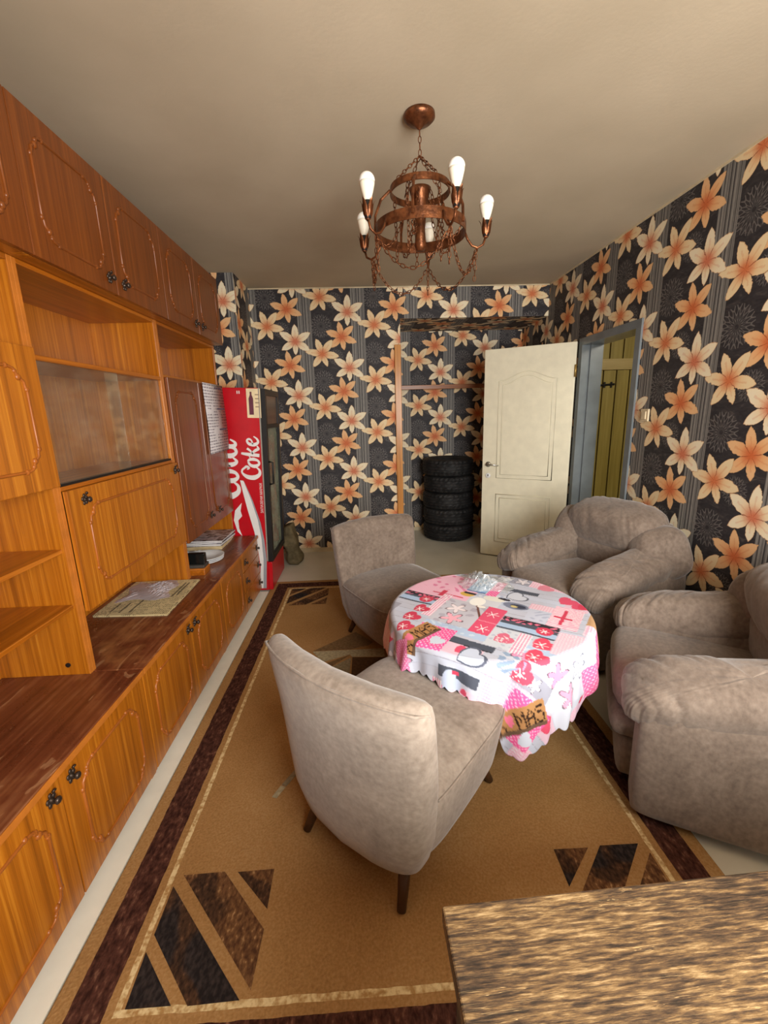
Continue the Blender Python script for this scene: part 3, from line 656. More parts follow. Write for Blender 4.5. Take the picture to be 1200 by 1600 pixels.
    st = box('sticker', (-0.139, Y - 0.0012, 1.432), (-0.034, Y + 0.001, 1.650), plain('cream_sticker', (226, 208, 168), 0.5, var=0.08), t, 0)
    mb = MB(); mb.prism([(-0.036, -0.085), (-0.002, -0.085), (-0.002, 0.035), (-0.012, 0.062), (-0.012, 0.085), (-0.026, 0.085), (-0.026, 0.062), (-0.036, 0.035)], 'y', -0.0018, -0.0008); mb.make('printed_bottle', plain('plum_print', (96, 44, 60), 0.5), st)
    gp = plain('grey_print', (150, 128, 104), 0.5)
    for z in (-0.03, 0.0, 0.03, 0.06): MB().box((0.012, -0.0018, z), (0.046, -0.0008, z + 0.008)).make('printed_line', gp, st)
    mb = MB(); mb.box((-0.21, Y - 0.001, 1.61), (-0.203, Y + 0.001, 1.632)).box((-0.195, Y - 0.001, 1.61), (-0.188, Y + 0.001, 1.632)); mb.make('rating_mark', WHITEV, t)
fridge()

# sack slumped behind the fridge
rings = []
for i in range(16):
    z = 0.004 + i * 0.0245; w = 0.066 + 0.010 * math.sin(i * 0.9) - 0.0016 * max(0, i - 11) ** 2
    rings.append([Vector((-0.735 - 0.004 * i + (w + 0.010 * math.sin(3 * a + i * 0.4)) * sup(math.cos(a), 0.6), 4.18 + 0.003 * i + (w * 1.7 + 0.010 * math.sin(4 * a + i * 0.5)) * sup(math.sin(a), 0.6), z + 0.02 * math.cos(a) * (i > 11))) for a in [2 * PI * q / 40 for q in range(40)]])
tag(loft(rings, plain('olive_sackcloth', (108, 98, 74), 0.9, 0.1, var=0.3, scale=18), 'cloth_sack', None), 'small olive cloth sack standing on the floor behind the red fridge', 'sack')

# ------------------------------------------------------------------ tyres
def tyre_mesh():
    n = 72; R, r0, w = 0.290, 0.185, 0.092
    prof = [(r0, -0.060), (r0 + 0.012, -0.078), (r0 + 0.045, -w), (R - 0.045, -w), (R - 0.018, -w + 0.010), (R - 0.006, -w + 0.022)]
    for c in (-0.048, -0.016, 0.016, 0.048): prof += [(R, c - 0.008 - 0.001), (R - 0.009, c - 0.004), (R - 0.009, c + 0.004), (R, c + 0.008 + 0.001)]
    prof += [(R - 0.006, w - 0.022), (R - 0.018, w - 0.010), (R - 0.045, w), (r0 + 0.045, w), (r0 + 0.012, 0.078), (r0, 0.060), (r0 + 0.010, 0.0)]
    v, f = [], []; m = len(prof)
    for k in range(n):
        a = 2 * PI * k / n
        for r, z in prof:
            rr = r - (0.006 if (r > R - 0.012 and abs(z) > 0.050 and k % 2) else 0.0) - (0.004 if (abs(r - R) < 1e-6 and (k + int(z * 60)) % 3 == 0) else 0.0)
            v.append((rr * math.cos(a), rr * math.sin(a), z))
    for k in range(n):
        for i in range(m): f.append((k * m + i, k * m + (i + 1) % m, ((k + 1) % n) * m + (i + 1) % m, ((k + 1) % n) * m + i))
    return v, f
tv, tf = tyre_mesh(); ty0 = None
TL = ['black rubber tyre at the very bottom of the alcove stack', 'black rubber tyre, second from the bottom of the stack', 'black rubber tyre in the middle of the alcove stack', 'black rubber tyre, second from the top of the stack', 'black rubber tyre on top of the alcove stack']
for i in range(5):
    if ty0 is None: o = ty0 = mk('car_tyre', tv, tf, RUBBER)
    else: o = ty0.copy(); C.objects.link(o)
    o.location = (0.955 + (0, 0.006, -0.004, 0.008, -0.006)[i], 4.88 + (0, 0.006, -0.006, 0.004, 0)[i], 0.0925 + i * 0.1855); o.rotation_euler = (0, 0, i * 0.7)
    tag(o, TL[i], 'tyre', 'tyres stacked in the alcove')

# ------------------------------------------------------------------ chandelier
def chandelier():
    cx, cy = 0.272, 2.041
    t = thing('chandelier', (cx, cy, 2.0), 'copper two-ring chandelier with five bare bulbs and hanging chains', 'chandelier')
    z = lambda q: q - 2.0
    MB().lathe([(0.062, z(2.616)), (0.063, z(2.602)), (0.050, z(2.590)), (0.020, z(2.578)), (0.008, z(2.565)), (0.0, z(2.560))][::-1], 36).make('ceiling_canopy', COPPER, t, True)
    def links(mb, pts, step=0.024, r=0.0019):
        pts = [Vector(p) for p in pts]; d = [0]
        for a, b in zip(pts, pts[1:]): d.append(d[-1] + (b - a).length)
        n = max(1, int(d[-1] / (step * 0.78))); j = 0
        for k in range(n):
            s0 = d[-1] * (k + 0.5) / n
            while j < len(d) - 2 and d[j + 1] < s0: j += 1
            a, b = pts[j], pts[j + 1]; p = a.lerp(b, (s0 - d[j]) / max(1e-6, d[j + 1] - d[j])); tg = (b - a).normalized()
            q = tg.to_track_quat('Z', 'Y') @ Euler((0, 0, PI / 2 * (k % 2) + 0.3)).to_quaternion()
            loop = [p + q @ Vector((0.0062 * math.cos(u), 0, (step / 2) * math.sin(u))) for u in [2 * PI * i / 10 for i in range(10)]]
            mb.tube(loop, r, 4, True)
    mb = MB(); links(mb, [(0, 0, z(2.563)), (0.001, 0, z(2.47))]); mb.make('hanging_chain', COPPER, t, True)
    for k in range(4):
        a = 2 * PI * k / 4 + 0.5; mb = MB(); links(mb, [(0, 0, z(2.47)), (0.125 * math.cos(a) * 0.9, 0.125 * math.sin(a) * 0.9, z(2.365))]); mb.make('hanging_chain', COPPER, t, True)
    def band(r, z0, z1, th, name):
        prof = [(r, z0), (r, z1), (r - th, z1), (r - th, z0), (r, z0)]; return MB().lathe(prof, 56, (0, 0, 0), False).make(name, COPPER, t, True)
    for nm, r, z0, z1 in (('upper_ring', 0.125, 2.332, 2.358), ('lower_ring', 0.192, 2.172, 2.215)):
        o = band(r, z(z0), z(z1), 0.004, nm); o.data.polygons.foreach_set('use_smooth', [False] * len(o.data.polygons))
    for k in range(5):    # straps joining the rings
        a = math.radians(38 + 72 * k); ca, sa = math.cos(a), math.sin(a); mb = MB()
        for w in (-0.005, 0.005): pass
        pts = [(0.192 * ca, 0.192 * sa, z(2.19)), (0.190 * ca, 0.190 * sa, z(2.25)), (0.165 * ca, 0.165 * sa, z(2.31)), (0.126 * ca, 0.126 * sa, z(2.345))]
        mb.tube(pts, 0.006, 6); mb.make('strap', COPPER, t)
    # central column
    MB().lathe([(0.018, z(2.12)), (0.024, z(2.14)), (0.020, z(2.20)), (0.030, z(2.30)), (0.042, z(2.34)), (0.046, z(2.352)), (0.010, z(2.362))], 28).make('centre_column', COPPER, t, True)
    for k in range(5):
        a = math.radians(2 + 72 * k); ca, sa = math.cos(a), math.sin(a); mb = MB()
        rz_ = [(0.190, 2.200), (0.205, 2.165), (0.225, 2.140), (0.250, 2.132), (0.274, 2.145), (0.285, 2.175)]
        mb.tube([(r * ca, r * sa, z(h)) for r, h in rz_], 0.005, 7); mb.make('arm', COPPER, t, True)
        c = (0.285 * ca, 0.285 * sa)
        mb = MB()                                     # leaf cup
        for q in range(5):
            an = 2 * PI * q / 5 + 0.3; u, w_ = math.cos(an), math.sin(an); v = []
            for r, h, hw in ((0.007, 2.170, 0.006), (0.016, 2.190, 0.010), (0.019, 2.212, 0.011), (0.023, 2.228, 0.007), (0.031, 2.240, 0.001)):
                v += [(c[0] + r * u - hw * w_, c[1] + r * w_ + hw * u, z(h)), (c[0] + r * u + hw * w_, c[1] + r * w_ - hw * u, z(h))]
            off = [(x - 0.0015 * u, y - 0.0015 * w_, zz) for x, y, zz in v]
            mb.add(v + off, [(2 * i, 2 * i + 1, 2 * i + 3, 2 * i + 2) for i in range(4)] + [(10 + 2 * i, 12 + 2 * i, 13 + 2 * i, 11 + 2 * i) for i in range(4)] + [(2 * i, 2 * i + 2, 12 + 2 * i, 10 + 2 * i) for i in range(4)] + [(2 * i + 1, 11 + 2 * i, 13 + 2 * i, 2 * i + 3) for i in range(4)])
        mb.make('leaf_cup', COPPER, t, True)
        MB().lathe([(0.012, z(2.175)), (0.015, z(2.19)), (0.015, z(2.236))], 18, (c[0], c[1], 0)).make('socket', BLACKM, t, True)
        bl = MB().lathe([(0.014, z(2.234)), (0.016, z(2.246)), (0.022, z(2.264)), (0.0285, z(2.290)), (0.0295, z(2.298))], 22, (c[0], c[1], 0)).make('bulb_base', BULBB, t, True)
        pr = [(0.0295, z(2.298))] + [(0.0305 * math.cos(x), z(2.302) + 0.031 * math.sin(x)) for x in [0.1 + i * 1.42 / 9 for i in range(10)]]
        MB().lathe(pr, 22, (c[0], c[1], 0)).make('bulb_globe', BULB, bl, True)
    def cat(p, q, sag, n=16): return [Vector(p).lerp(Vector(q), i / n) - Vector((0, 0, sag * 4 * (i / n) * (1 - i / n))) for i in range(n + 1)]
    for k in range(5):
        a0, a1 = math.radians(2 + 72 * k), math.radians(74 + 72 * k)
        p = (0.245 * math.cos(a0), 0.245 * math.sin(a0), z(2.128)); q = (0.245 * math.cos(a1), 0.245 * math.sin(a1), z(2.128))
        mb = MB(); links(mb, cat(p, q, 0.13), 0.026, 0.0021); mb.make('swag_chain', COPPER, t, True)
        e = (0.05 * math.cos(a0 + 0.6), 0.05 * math.sin(a0 + 0.6), z(2.335)); g = (0.185 * math.cos(a0 + 0.6), 0.185 * math.sin(a0 + 0.6), z(2.175))
        mb = MB(); links(mb, cat(e, g, 0.10), 0.024); mb.make('swag_chain', COPPER, t, True)
        mb = MB(); links(mb, [(0.11 * math.cos(a0 + 0.3), 0.11 * math.sin(a0 + 0.3), z(2.335)), (0.10 * math.cos(a0 + 0.3), 0.10 * math.sin(a0 + 0.3), z(2.09))], 0.024); mb.make('drop_chain', COPPER, t, True)
        mb = MB(); links(mb, [p, (p[0] * 0.97, p[1] * 0.97, z(2.0))], 0.024); mb.make('drop_chain', COPPER, t, True)
chandelier()

# ------------------------------------------------------------------ slipper chairs
def slipper_chair(loc, rz, label, mat):
    t = thing('slipper_chair', loc, label, 'chair', rz, 'pair of armless taupe chairs')
    seat = loft([sring(0.12, 0.15, 0.122, e=0.7), sring(0.205, 0.235, 0.120, e=0.6), sring(0.244, 0.275, 0.136, e=0.5), sring(0.268, 0.302, 0.200, e=0.42), sring(0.284, 0.318, 0.320, e=0.38), sring(0.288, 0.320, 0.375, e=0.36), sring(0.284, 0.314, 0.400, e=0.36), sring(0.268, 0.298, 0.418, e=0.38), sring(0.22, 0.25, 0.430, e=0.45), sring(0.11, 0.13, 0.437, e=0.6), sring(0.01, 0.01, 0.439, e=1)], mat, 'seat', t)
    lv = [(0.122, -0.235, 0.06, 0.17), (0.126, -0.245, 0.10, 0.215), (0.150, -0.262, 0.125, 0.245), (0.24, -0.282, 0.13, 0.270), (0.36, -0.296, 0.118, 0.285), (0.45, -0.306, 0.110, 0.294), (0.55, -0.320, 0.102, 0.300), (0.64, -0.334, 0.102, 0.304), (0.700, -0.344, 0.100, 0.305), (0.726, -0.349, 0.094, 0.303), (0.742, -0.352, 0.076, 0.296), (0.752, -0.356, 0.036, 0.284), (0.755, -0.356, 0.008, 0.26)]
    def ringb(zz, yc, th, hw, n=72):
        r = []
        for k in range(n):
            a = 2 * PI * k / n; x = hw * sup(math.cos(a), 0.30); y = th / 2 * sup(math.sin(a), 0.55)
            r.append(Vector((x, yc + y + 0.062 * (x / 0.3) ** 2, zz + (0.010 * (1 - (x / hw) ** 2) if zz > 0.7 else 0))))
        return r
    bk = loft([ringb(*q) for q in lv], mat, 'backrest', t)
    # piping along the top rear edge and the seat edge
    y = lambda x: -0.356 - 0.034 + 0.062 * (x / 0.3) ** 2
    xs = [-0.292 + 0.584 * i / 30 for i in range(31)]
    pts = [(-0.300, -0.262, 0.690), (-0.303, -0.29, 0.722)] + [(x, y(x), 0.738 + 0.010 * (1 - (x / 0.3) ** 2)) for x in xs] + [(0.303, -0.29, 0.722), (0.300, -0.262, 0.690)]
    MB().tube(pts, 0.0038, 6).make('piping', mat, bk, True)
    MB().tube([p for p in sring(0.288, 0.319, 0.392, e=0.36) if p.y > -0.20][0:], 0.0035, 6, False).make('piping', mat, seat, True) if False else None
    rp = sring(0.2885, 0.3205, 0.388, n=80, e=0.36); rp = [p for p in rp if p.y > -0.22]; rp.sort(key=lambda p: math.atan2(p.x, p.y))
    MB().tube(rp, 0.0035, 6).make('piping', mat, seat, True)
    for sx in (-1, 1):
        for sy, dy in ((1, 0.030), (-1, -0.045)):
            MB().tube([(sx * 0.185, sy * 0.235, 0.150), (sx * 0.195, sy * 0.262, 0.08), (sx * 0.208, sy * 0.292, 0.016)], [0.020, 0.018, 0.014], 10).make('leg', LEGW, t, True)
    return t
RUGZ = RZ
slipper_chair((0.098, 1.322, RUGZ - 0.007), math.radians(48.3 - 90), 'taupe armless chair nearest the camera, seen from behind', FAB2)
slipper_chair((0.185, 2.503, RUGZ - 0.007), math.radians(-60.5 - 90), 'taupe armless chair at the far side of the round table', FAB)

# ------------------------------------------------------------------ puffy armchairs
def armchair(loc, rz, label, mat, seed, sc):
    t = thing('armchair', loc, label, 'armchair', rz, 'pair of puffy taupe armchairs')
    t.scale = sc
    # base block and front rolls
    box('base', (-0.27, -0.34, 0.03), (0.27, 0.33, 0.24), mat, t, 0.03)
    pillow('front_panel', t, mat, (0, 0.345, 0.135), (0.53, 0.13, 0.24), (0, 0, 0), (0.5, 0.35), 0.01, seed=seed)
    pillow('front_roll', t, mat, (0, 0.355, 0.255), (0.54, 0.19, 0.12), (0, 0, 0), (0.7, 0.4), 0.01, seed=seed + 1)
    pillow('seat_cushion', t, mat, (0, 0.06, 0.350), (0.56, 0.76, 0.20), (0.05, 0, 0), (0.6, 0.38), 0.012, seed=seed + 2)
    for sx in (-1, 1):
        # outer side panel, a little flared
        rr = []
        for zz, g in ((0.03, 0.0), (0.034, 0.012), (0.06, 0.018), (0.25, 0.022), (0.40, 0.022), (0.47, 0.016), (0.50, 0.002)):
            k = 1 - 0.012 / 0.07 * (0.022 - g) / 0.022
            rr.append([Vector((sx * (0.325 + 0.012 * zz) + 0.073 * k * sup(math.cos(2 * PI * q / 48), 0.3), -0.015 + (0.375 - 0.012 + g * 0.5) * sup(math.sin(2 * PI * q / 48), 0.3), zz)) for q in range(48)])
        sp = loft(rr, mat, 'side_panel', t)
        # arm pad: puffy roll rising to the back, gathered at its front end
        def bend(p, sx=sx): return Vector((p.x + sx * 0.02 * (p.y / 0.4), p.y, p.z + 0.07 * (-p.y / 0.4) * (1 if p.y < 0 else 0.25) + (-0.04 * max(0, p.y / 0.4) ** 2)))
        pillow('arm_pad', t, mat, (sx * 0.292, 0.02, 0.500), (0.235, 0.80, 0.215), (0, sx * 0.30, 0), (0.72, 0.40), 0.012, 47, n=160, m=48, bend=bend, seed=seed + 3 + sx, folds=(0.011, 62, 0.9 * sx))
        # inner arm cushion
        pillow('inner_arm_cushion', t, mat, (sx * 0.245, 0.04, 0.455), (0.14, 0.54, 0.24), (0, sx * 0.22, 0), (0.55, 0.40), 0.014, 38, n=130, seed=seed + 5 + sx, folds=(0.007, 50, 0.3))
        # wing between arm and head cushion
        pillow('wing', t, mat, (sx * 0.300, -0.235, 0.595), (0.22, 0.30, 0.32), (-0.25, sx * -0.18, sx * 0.45), (0.72, 0.6), 0.02, 22, seed=seed + 8 + sx)
    # shell behind
    rr = []
    for zz, hw, yc, th in ((0.04, 0.33, -0.375, 0.05), (0.05, 0.345, -0.375, 0.07), (0.3, 0.37, -0.375, 0.08), (0.55, 0.37, -0.380, 0.09), (0.68, 0.34, -0.385, 0.09), (0.74, 0.28, -0.385, 0.07), (0.755, 0.2, -0.385, 0.02)):
        rr.append([Vector((hw * sup(math.cos(2 * PI * q / 48), 0.35), yc + th / 2 * sup(math.sin(2 * PI * q / 48), 0.5) + 0.06 * (hw * math.cos(2 * PI * q / 48) / 0.37) ** 4, zz)) for q in range(48)])
    loft(rr, mat, 'back_shell', t)
    pillow('lumbar_cushion', t, mat, (0, -0.235, 0.51), (0.50, 0.20, 0.26), (-0.12, 0, 0), (0.6, 0.45), 0.02, 20, seed=seed + 11)
    pillow('head_cushion', t, mat, (0, -0.255, 0.700), (0.60, 0.33, 0.29), (-0.30, 0, 0), (0.70, 0.60), 0.014, 43, n=150, m=44, seed=seed + 12, folds=(0.006, 40, 1.2))
    for sx in (-1, 1):
        for y in (-0.33, 0.30): MB().lathe([(0.024, 0.0), (0.026, 0.035)], 14, (sx * 0.24, y, 0)).make('foot', BLACKM, t, True)
    return t
armchair((1.362, 1.435, RUGZ + 0.003), math.atan2(0.47, -0.88) - PI / 2, 'puffy taupe armchair nearest the camera, beside the wooden desk', FAB, 20, (1.08, 0.86, 1.0))
armchair((1.37, 2.515, RUGZ + 0.003), math.atan2(-0.37, -0.93) - PI / 2, 'puffy taupe armchair in front of the open doorway', FAB, 50, (1.05, 0.92, 1.0))

# ------------------------------------------------------------------ round table and its cloth
TCX, TCY, TZ, TR = 0.53, 1.77, 0.575, 0.42
t = thing('round_table', (TCX, TCY, RUGZ + 0.003), 'round wooden table hidden under the patchwork cloth', 'table')
TW = plain('table_wood', (120, 76, 40), 0.5)
MB().lathe([(TR - 0.03, TZ - 0.034 - RUGZ), (TR - 0.012, TZ - 0.030 - RUGZ), (TR - 0.006, TZ - 0.018 - RUGZ), (TR - 0.01, TZ - 0.006 - RUGZ)], 64).make('table_top', TW, t, True)
for k in range(4):
    a = PI / 4 + k * PI / 2; MB().tube([(0.20 * math.cos(a), 0.20 * math.sin(a), TZ - 0.03 - RUGZ), (0.26 * math.cos(a), 0.26 * math.sin(a), 0.0)], [0.022, 0.016], 10).make('leg', TW, t, True)

FONT = {'X': ['10001', '01010', '00100', '00100', '01010', '10001', '10001'], 'M': ['10001', '11011', '10101', '10101', '10001', '10001', '10001'], 'A': ['00100', '01010', '10001', '11111', '10001', '10001', '10001'], 'S': ['01111', '10000', '01110', '00001', '00001', '10001', '01110']}
def cloth_print(p, q):
    """colours of the printed patchwork at cloth coordinates (metres)"""
    rgb = lambda *c: np.array(lin(*c)[:3])
    n = p.shape; out = np.empty(n + (3,)); out[:] = rgb(192, 196, 212)
    rnd = np.random.RandomState(3)
    def put(mask, c, a=1.0): out[mask] = out[mask] * (1 - a) + np.array(c) * a
    # whitewashed planks underneath
    pl = np.floor(q / 0.045); put(((q / 0.045) % 1) < 0.07, rgb(150, 150, 166), 0.8)
    put(np.sin(pl * 5.1 + p * 60) * np.sin(p * 23 + pl) > 0.55, rgb(190, 194, 208), 0.7)
    put((pl % 3 == 1), rgb(196, 206, 226), 0.45)
    R = lambda a0, a1, b0, b1: (p > a0) & (p < a1) & (q > b0) & (q < b1)
    PK, HOT, ROSE, BLUE, SLATE, DK = rgb(236, 186, 208), rgb(238, 96, 160), rgb(206, 66, 92), rgb(170, 194, 224), rgb(78, 84, 98), rgb(52, 48, 56)
    def gingham(m, c, s):
        put(m, rgb(236, 224, 232)); put(m & ((p / s) % 1 < 0.5), c, 0.5); put(m & ((q / s) % 1 < 0.5), c, 0.5)
    def stripes(m, c, s, ax=0): put(m, rgb(240, 232, 238)); put(m & ((((p if ax else q) / s) % 1) < 0.48), c)
    def dots(m, c, s):
        put(m, c); put(m & ((((p + q) / s) % 1 - 0.5) ** 2 + (((p - q) / s) % 1 - 0.5) ** 2 < 0.07), rgb(246, 190, 220))
    def heart(cx, cy, s, c, rot=0, line=0):
        x = (p - cx) / s; y = (q - cy) / s; x, y = x * math.cos(rot) - y * math.sin(rot), x * math.sin(rot) + y * math.cos(rot)
        f = (x * x + y * y - 0.6) ** 3 - x * x * y ** 3
        put((f < 0) if not line else ((f < 0) & (((x * x * 1.7 + y * y * 1.7 - 0.6) ** 3 - 2.9 * x * x * y ** 3 * 1.3) > 0)), c)
    def star(cx, cy, s, c, o, k=5, ph=0.3):
        a = np.arctan2(q - cy, p - cx); r = np.hypot(p - cx, q - cy); e = s * (0.66 + 0.34 * np.cos(k * a + ph)); put(r < e * 1.14, o); put(r < e, c)
    def flake(cx, cy, s):
        a = np.arctan2(q - cy, p - cx); r = np.hypot(p - cx, q - cy); put((r < s) & (np.abs(np.sin(3 * a)) * r < 0.0045), rgb(250, 240, 244))
    def disc(cx, cy, a_, b_, c): put(((p - cx) / a_) ** 2 + ((q - cy) / b_) ** 2 < 1, c)
    def floral(m, c, s=0.03, th=0.5): put(m & (np.sin(p / s * 3.1 + 2 * np.sin(q / s * 1.7)) * np.sin(q / s * 2.9 + 2 * np.sin(p / s * 1.3)) > th), c, 0.85)
    def xmas(cx, cy, h, rot):
        x = (p - cx); y = (q - cy); u = x * math.cos(rot) + y * math.sin(rot); v = -x * math.sin(rot) + y * math.cos(rot)
        m = (np.abs(u) < 2.15 * h * 0.75) & (np.abs(v) < h * 0.72); put(m, rgb(176, 130, 84)); put(m & (v < -h * 0.45), rgb(108, 84, 66))
        for i, ch in enumerate('X MAS'):
            uu = (u + 1.95 * h * 0.75) / (h * 0.75) - i * 0.80
            if ch == ' ':
                hx, hy = (uu - 0.36) / 0.34, (v / h) / 0.45; put(((hx * hx + hy * hy - 0.6) ** 3 - hx * hx * hy ** 3) < 0, rgb(232, 120, 150)); continue
            c_ = np.floor(uu / 0.72 * 5).astype(int); r_ = np.floor((0.5 - v / h) * 7).astype(int)
            ok = (c_ >= 0) & (c_ < 5) & (r_ >= 0) & (r_ < 7); g = np.array([[int(b) for b in r] for r in FONT[ch]])
            mm_ = np.zeros(n, bool); mm_[ok] = g[r_[ok], c_[ok]] > 0; put(mm_, rgb(54, 34, 24))
    def strip(a0, a1, b0, b1, flip):
        m = R(a0, a1, b0, b1); put(m, SLATE); put(R(a0, a1, b0 + 0.012, b0 + 0.05), BLUE); put(R(a0, a1, b1 - 0.03, b1), DK)
        mm_ = R(a0, a1, b1 - 0.04, b1 - 0.005); floral(mm_, rgb(238, 120, 150), 0.022, 0.2)
        put(m & (np.hypot(p - (a1 - 0.05), q - (b0 + b1) / 2) < 0.034), ROSE); flake(a1 - 0.05, (b0 + b1) / 2, 0.02)
    # ---- layout
    b0 = -1.0
    while b0 < 0.9:
        hb = rnd.uniform(0.07, 0.12); a0 = -1.0 - rnd.uniform(0, 0.1)
        while a0 < 1.0:
            wa = rnd.uniform(0.07, 0.17); m_ = R(a0, a0 + wa, b0, b0 + hb); k_ = rnd.randint(0, 11)
            if np.hypot(a0 + wa / 2, b0 + hb / 2) > 0.36 and k_ != 3 or k_ == 2:
                if k_ == 0: gingham(m_, rgb(232, 150, 188), 0.012)
                elif k_ == 1: stripes(m_, rgb(226, 130, 168), 0.013, rnd.randint(0, 2))
                elif k_ == 2: put(m_, rgb(178, 190, 214)); floral(m_, rgb(214, 220, 232), 0.03, 0.2)
                elif k_ == 3: dots(m_, rgb(232, 110, 164), 0.018)
                elif k_ == 4: put(m_, rgb(158, 160, 176)); star(a0 + wa / 2, b0 + hb / 2, hb * 0.42, rgb(226, 222, 230), rgb(96, 92, 106))
                elif k_ == 5: put(m_, rgb(220, 190, 208)); heart(a0 + wa / 2, b0 + hb / 2, hb * 0.42, rgb(214, 80, 110), 0.7)
                elif k_ == 6: put(m_, rgb(200, 206, 220)); star(a0 + wa / 2, b0 + hb / 2, hb * 0.45, rgb(236, 150, 186), rgb(110, 90, 106))
            a0 += wa
        b0 += hb
    put(R(-0.42, -0.10, 0.0, 0.30), PK); floral(R(-0.42, -0.10, 0.10, 0.30), rgb(216, 120, 160), 0.04, 0.55); put(R(-0.30, -0.14, 0.045, 0.055), ROSE); put(R(-0.26, -0.235, 0.02, 0.09), ROSE)
    strip(-0.41, -0.235, -0.10, 0.0, 0)
    stripes(R(-0.235, -0.19, -0.20, 0.05), rgb(232, 150, 186), 0.012, 1)
    put(R(-0.19, 0.0, -0.22, 0.02), rgb(196, 196, 208)); floral(R(-0.19, 0.0, -0.22, 0.02), rgb(172, 168, 184), 0.05)
    star(-0.12, -0.07, 0.046, rgb(236, 226, 232), rgb(110, 90, 100)); star(-0.10, -0.165, 0.05, rgb(238, 176, 194), rgb(110, 84, 96), 5, 1.0)
    put(np.abs((p + 0.02) + 0.5 * (q + 0.06)) + 0 * q < 0.006 * (np.abs(q + 0.09) < 0.12), rgb(110, 70, 62))
    heart(-0.264, -0.155, 0.042, ROSE, 0.6); heart(-0.264, -0.247, 0.046, ROSE, 0.6); heart(-0.246, -0.335, 0.044, ROSE, 0.6)
    for c in ((-0.264, -0.155), (-0.264, -0.247), (-0.246, -0.335)): flake(c[0], c[1], 0.022)
    put(R(-0.19, 0.36, -0.285, -0.225), rgb(178, 198, 226)); floral(R(-0.19, 0.36, -0.285, -0.225), rgb(206, 220, 236), 0.03)
    dots(R(-0.19, -0.03, -0.43, -0.262), HOT, 0.020); xmas(-0.165, -0.36, 0.062, 1.25); heart(-0.075, -0.375, 0.035, rgb(206, 216, 232), 0.4)
    put(R(-0.115, 0.035, 0.02, 0.10), rgb(206, 210, 220)); disc(-0.14, 0.10, 0.035, 0.025, rgb(208, 170, 84)); put(R(-0.16, -0.10, 0.105, 0.125), DK); disc(-0.065, 0.045, 0.036, 0.045, rgb(244, 244, 240)); disc(-0.03, 0.0, 0.02, 0.012, rgb(240, 236, 230))
    disc(-0.008, 0.107, 0.052, 0.028, rgb(226, 226, 218)); disc(0.035, 0.125, 0.03, 0.012, DK); disc(0.102, 0.083, 0.058, 0.034, rgb(120, 128, 150)); disc(0.112, 0.083, 0.036, 0.02, rgb(62, 66, 84)); disc(0.095, 0.075, 0.016, 0.01, rgb(206, 190, 130))
    put(R(0.0, 0.085, -0.235, 0.02), rgb(218, 84, 116)); put(R(0.0, 0.085, -0.13, -0.125), rgb(236, 150, 170)); flake(0.04, -0.05, 0.03); flake(0.045, -0.19, 0.03)
    strip(0.087, 0.318, -0.145, -0.03, 0)
    put(R(0.087, 0.19, -0.30, -0.15), rgb(206, 212, 222)); floral(R(0.087, 0.19, -0.30, -0.15), rgb(180, 188, 206), 0.025); heart(0.138, -0.23, 0.044, rgb(214, 110, 136), 0.8); floral(np.hypot(p - 0.138, q + 0.23) < 0.03, rgb(240, 220, 226), 0.014, 0.1)
    stripes(R(0.19, 0.238, -0.31, -0.15), rgb(232, 140, 176), 0.012, 1)
    for c in ((0.282, -0.20), (0.279, -0.295), (0.268, -0.39)): heart(c[0], c[1], 0.050, rgb(220, 78, 104), 0.7); flake(c[0], c[1], 0.026)
    put(R(-0.03, 0.145, -0.345, -0.305), SLATE); put(R(-0.03, 0.145, -0.352, -0.345), DK); heart(0.075, -0.41, 0.062, rgb(92, 98, 116), 0.8); heart(0.075, -0.41, 0.052, rgb(196, 206, 226), 0.8)
    put(R(-0.03, 0.145, -0.52, -0.475), SLATE); heart(0.02, -0.54, 0.05, rgb(186, 198, 222), 0.8); put(R(0.03, 0.06, -0.50, -0.485), ROSE)
    floral(np.hypot(p - 0.215, q + 0.36) < 0.055, rgb(130, 156, 188), 0.03, 0.15)
    gingham(R(0.15, 0.27, -0.62, -0.45), rgb(230, 150, 186), 0.012); gingham(R(0.02, 0.15, -0.70, -0.56), rgb(232, 160, 192), 0.012)
    gingham(R(0.02, 0.26, -0.90, -0.62), rgb(232, 140, 182), 0.013)
    dots(R(0.285, 0.48, -0.64, -0.44), HOT, 0.020); xmas(0.375, -0.535, 0.075, 1.0); heart(0.44, -0.60, 0.04, rgb(208, 216, 232), 0.4)
    stripes(R(0.258, 0.378, -0.03, 0.178), rgb(226, 140, 172), 0.014, 0); put(R(0.30, 0.315, 0.0, 0.15), ROSE); put(R(0.27, 0.345, 0.06, 0.075), ROSE)
    heart(0.285, 0.237, 0.048, rgb(214, 84, 112), 0.5); heart(0.36, 0.21, 0.03, ROSE, 0.5)
    put(R(-0.01, 0.16, 0.235, 0.27), SLATE); heart(0.066, 0.178, 0.058, rgb(96, 100, 116), 0.8); heart(0.066, 0.178, 0.050, rgb(202, 208, 222), 0.8); heart(0.161, 0.345, 0.045, rgb(224, 140, 160), 0.8)
    dots(R(-0.06, -0.01, 0.13, 0.32), HOT, 0.018); put(R(-0.16, -0.065, 0.14, 0.33), rgb(150, 186, 222)); put(R(-0.16, -0.065, 0.14, 0.155), rgb(90, 120, 168))
    gingham(R(0.155, 0.258, 0.09, 0.15), rgb(220, 150, 180), 0.012); put(R(0.165, 0.255, -0.02, 0.08), rgb(196, 202, 220)); floral(R(0.165, 0.255, -0.02, 0.08), rgb(168, 176, 200), 0.03)
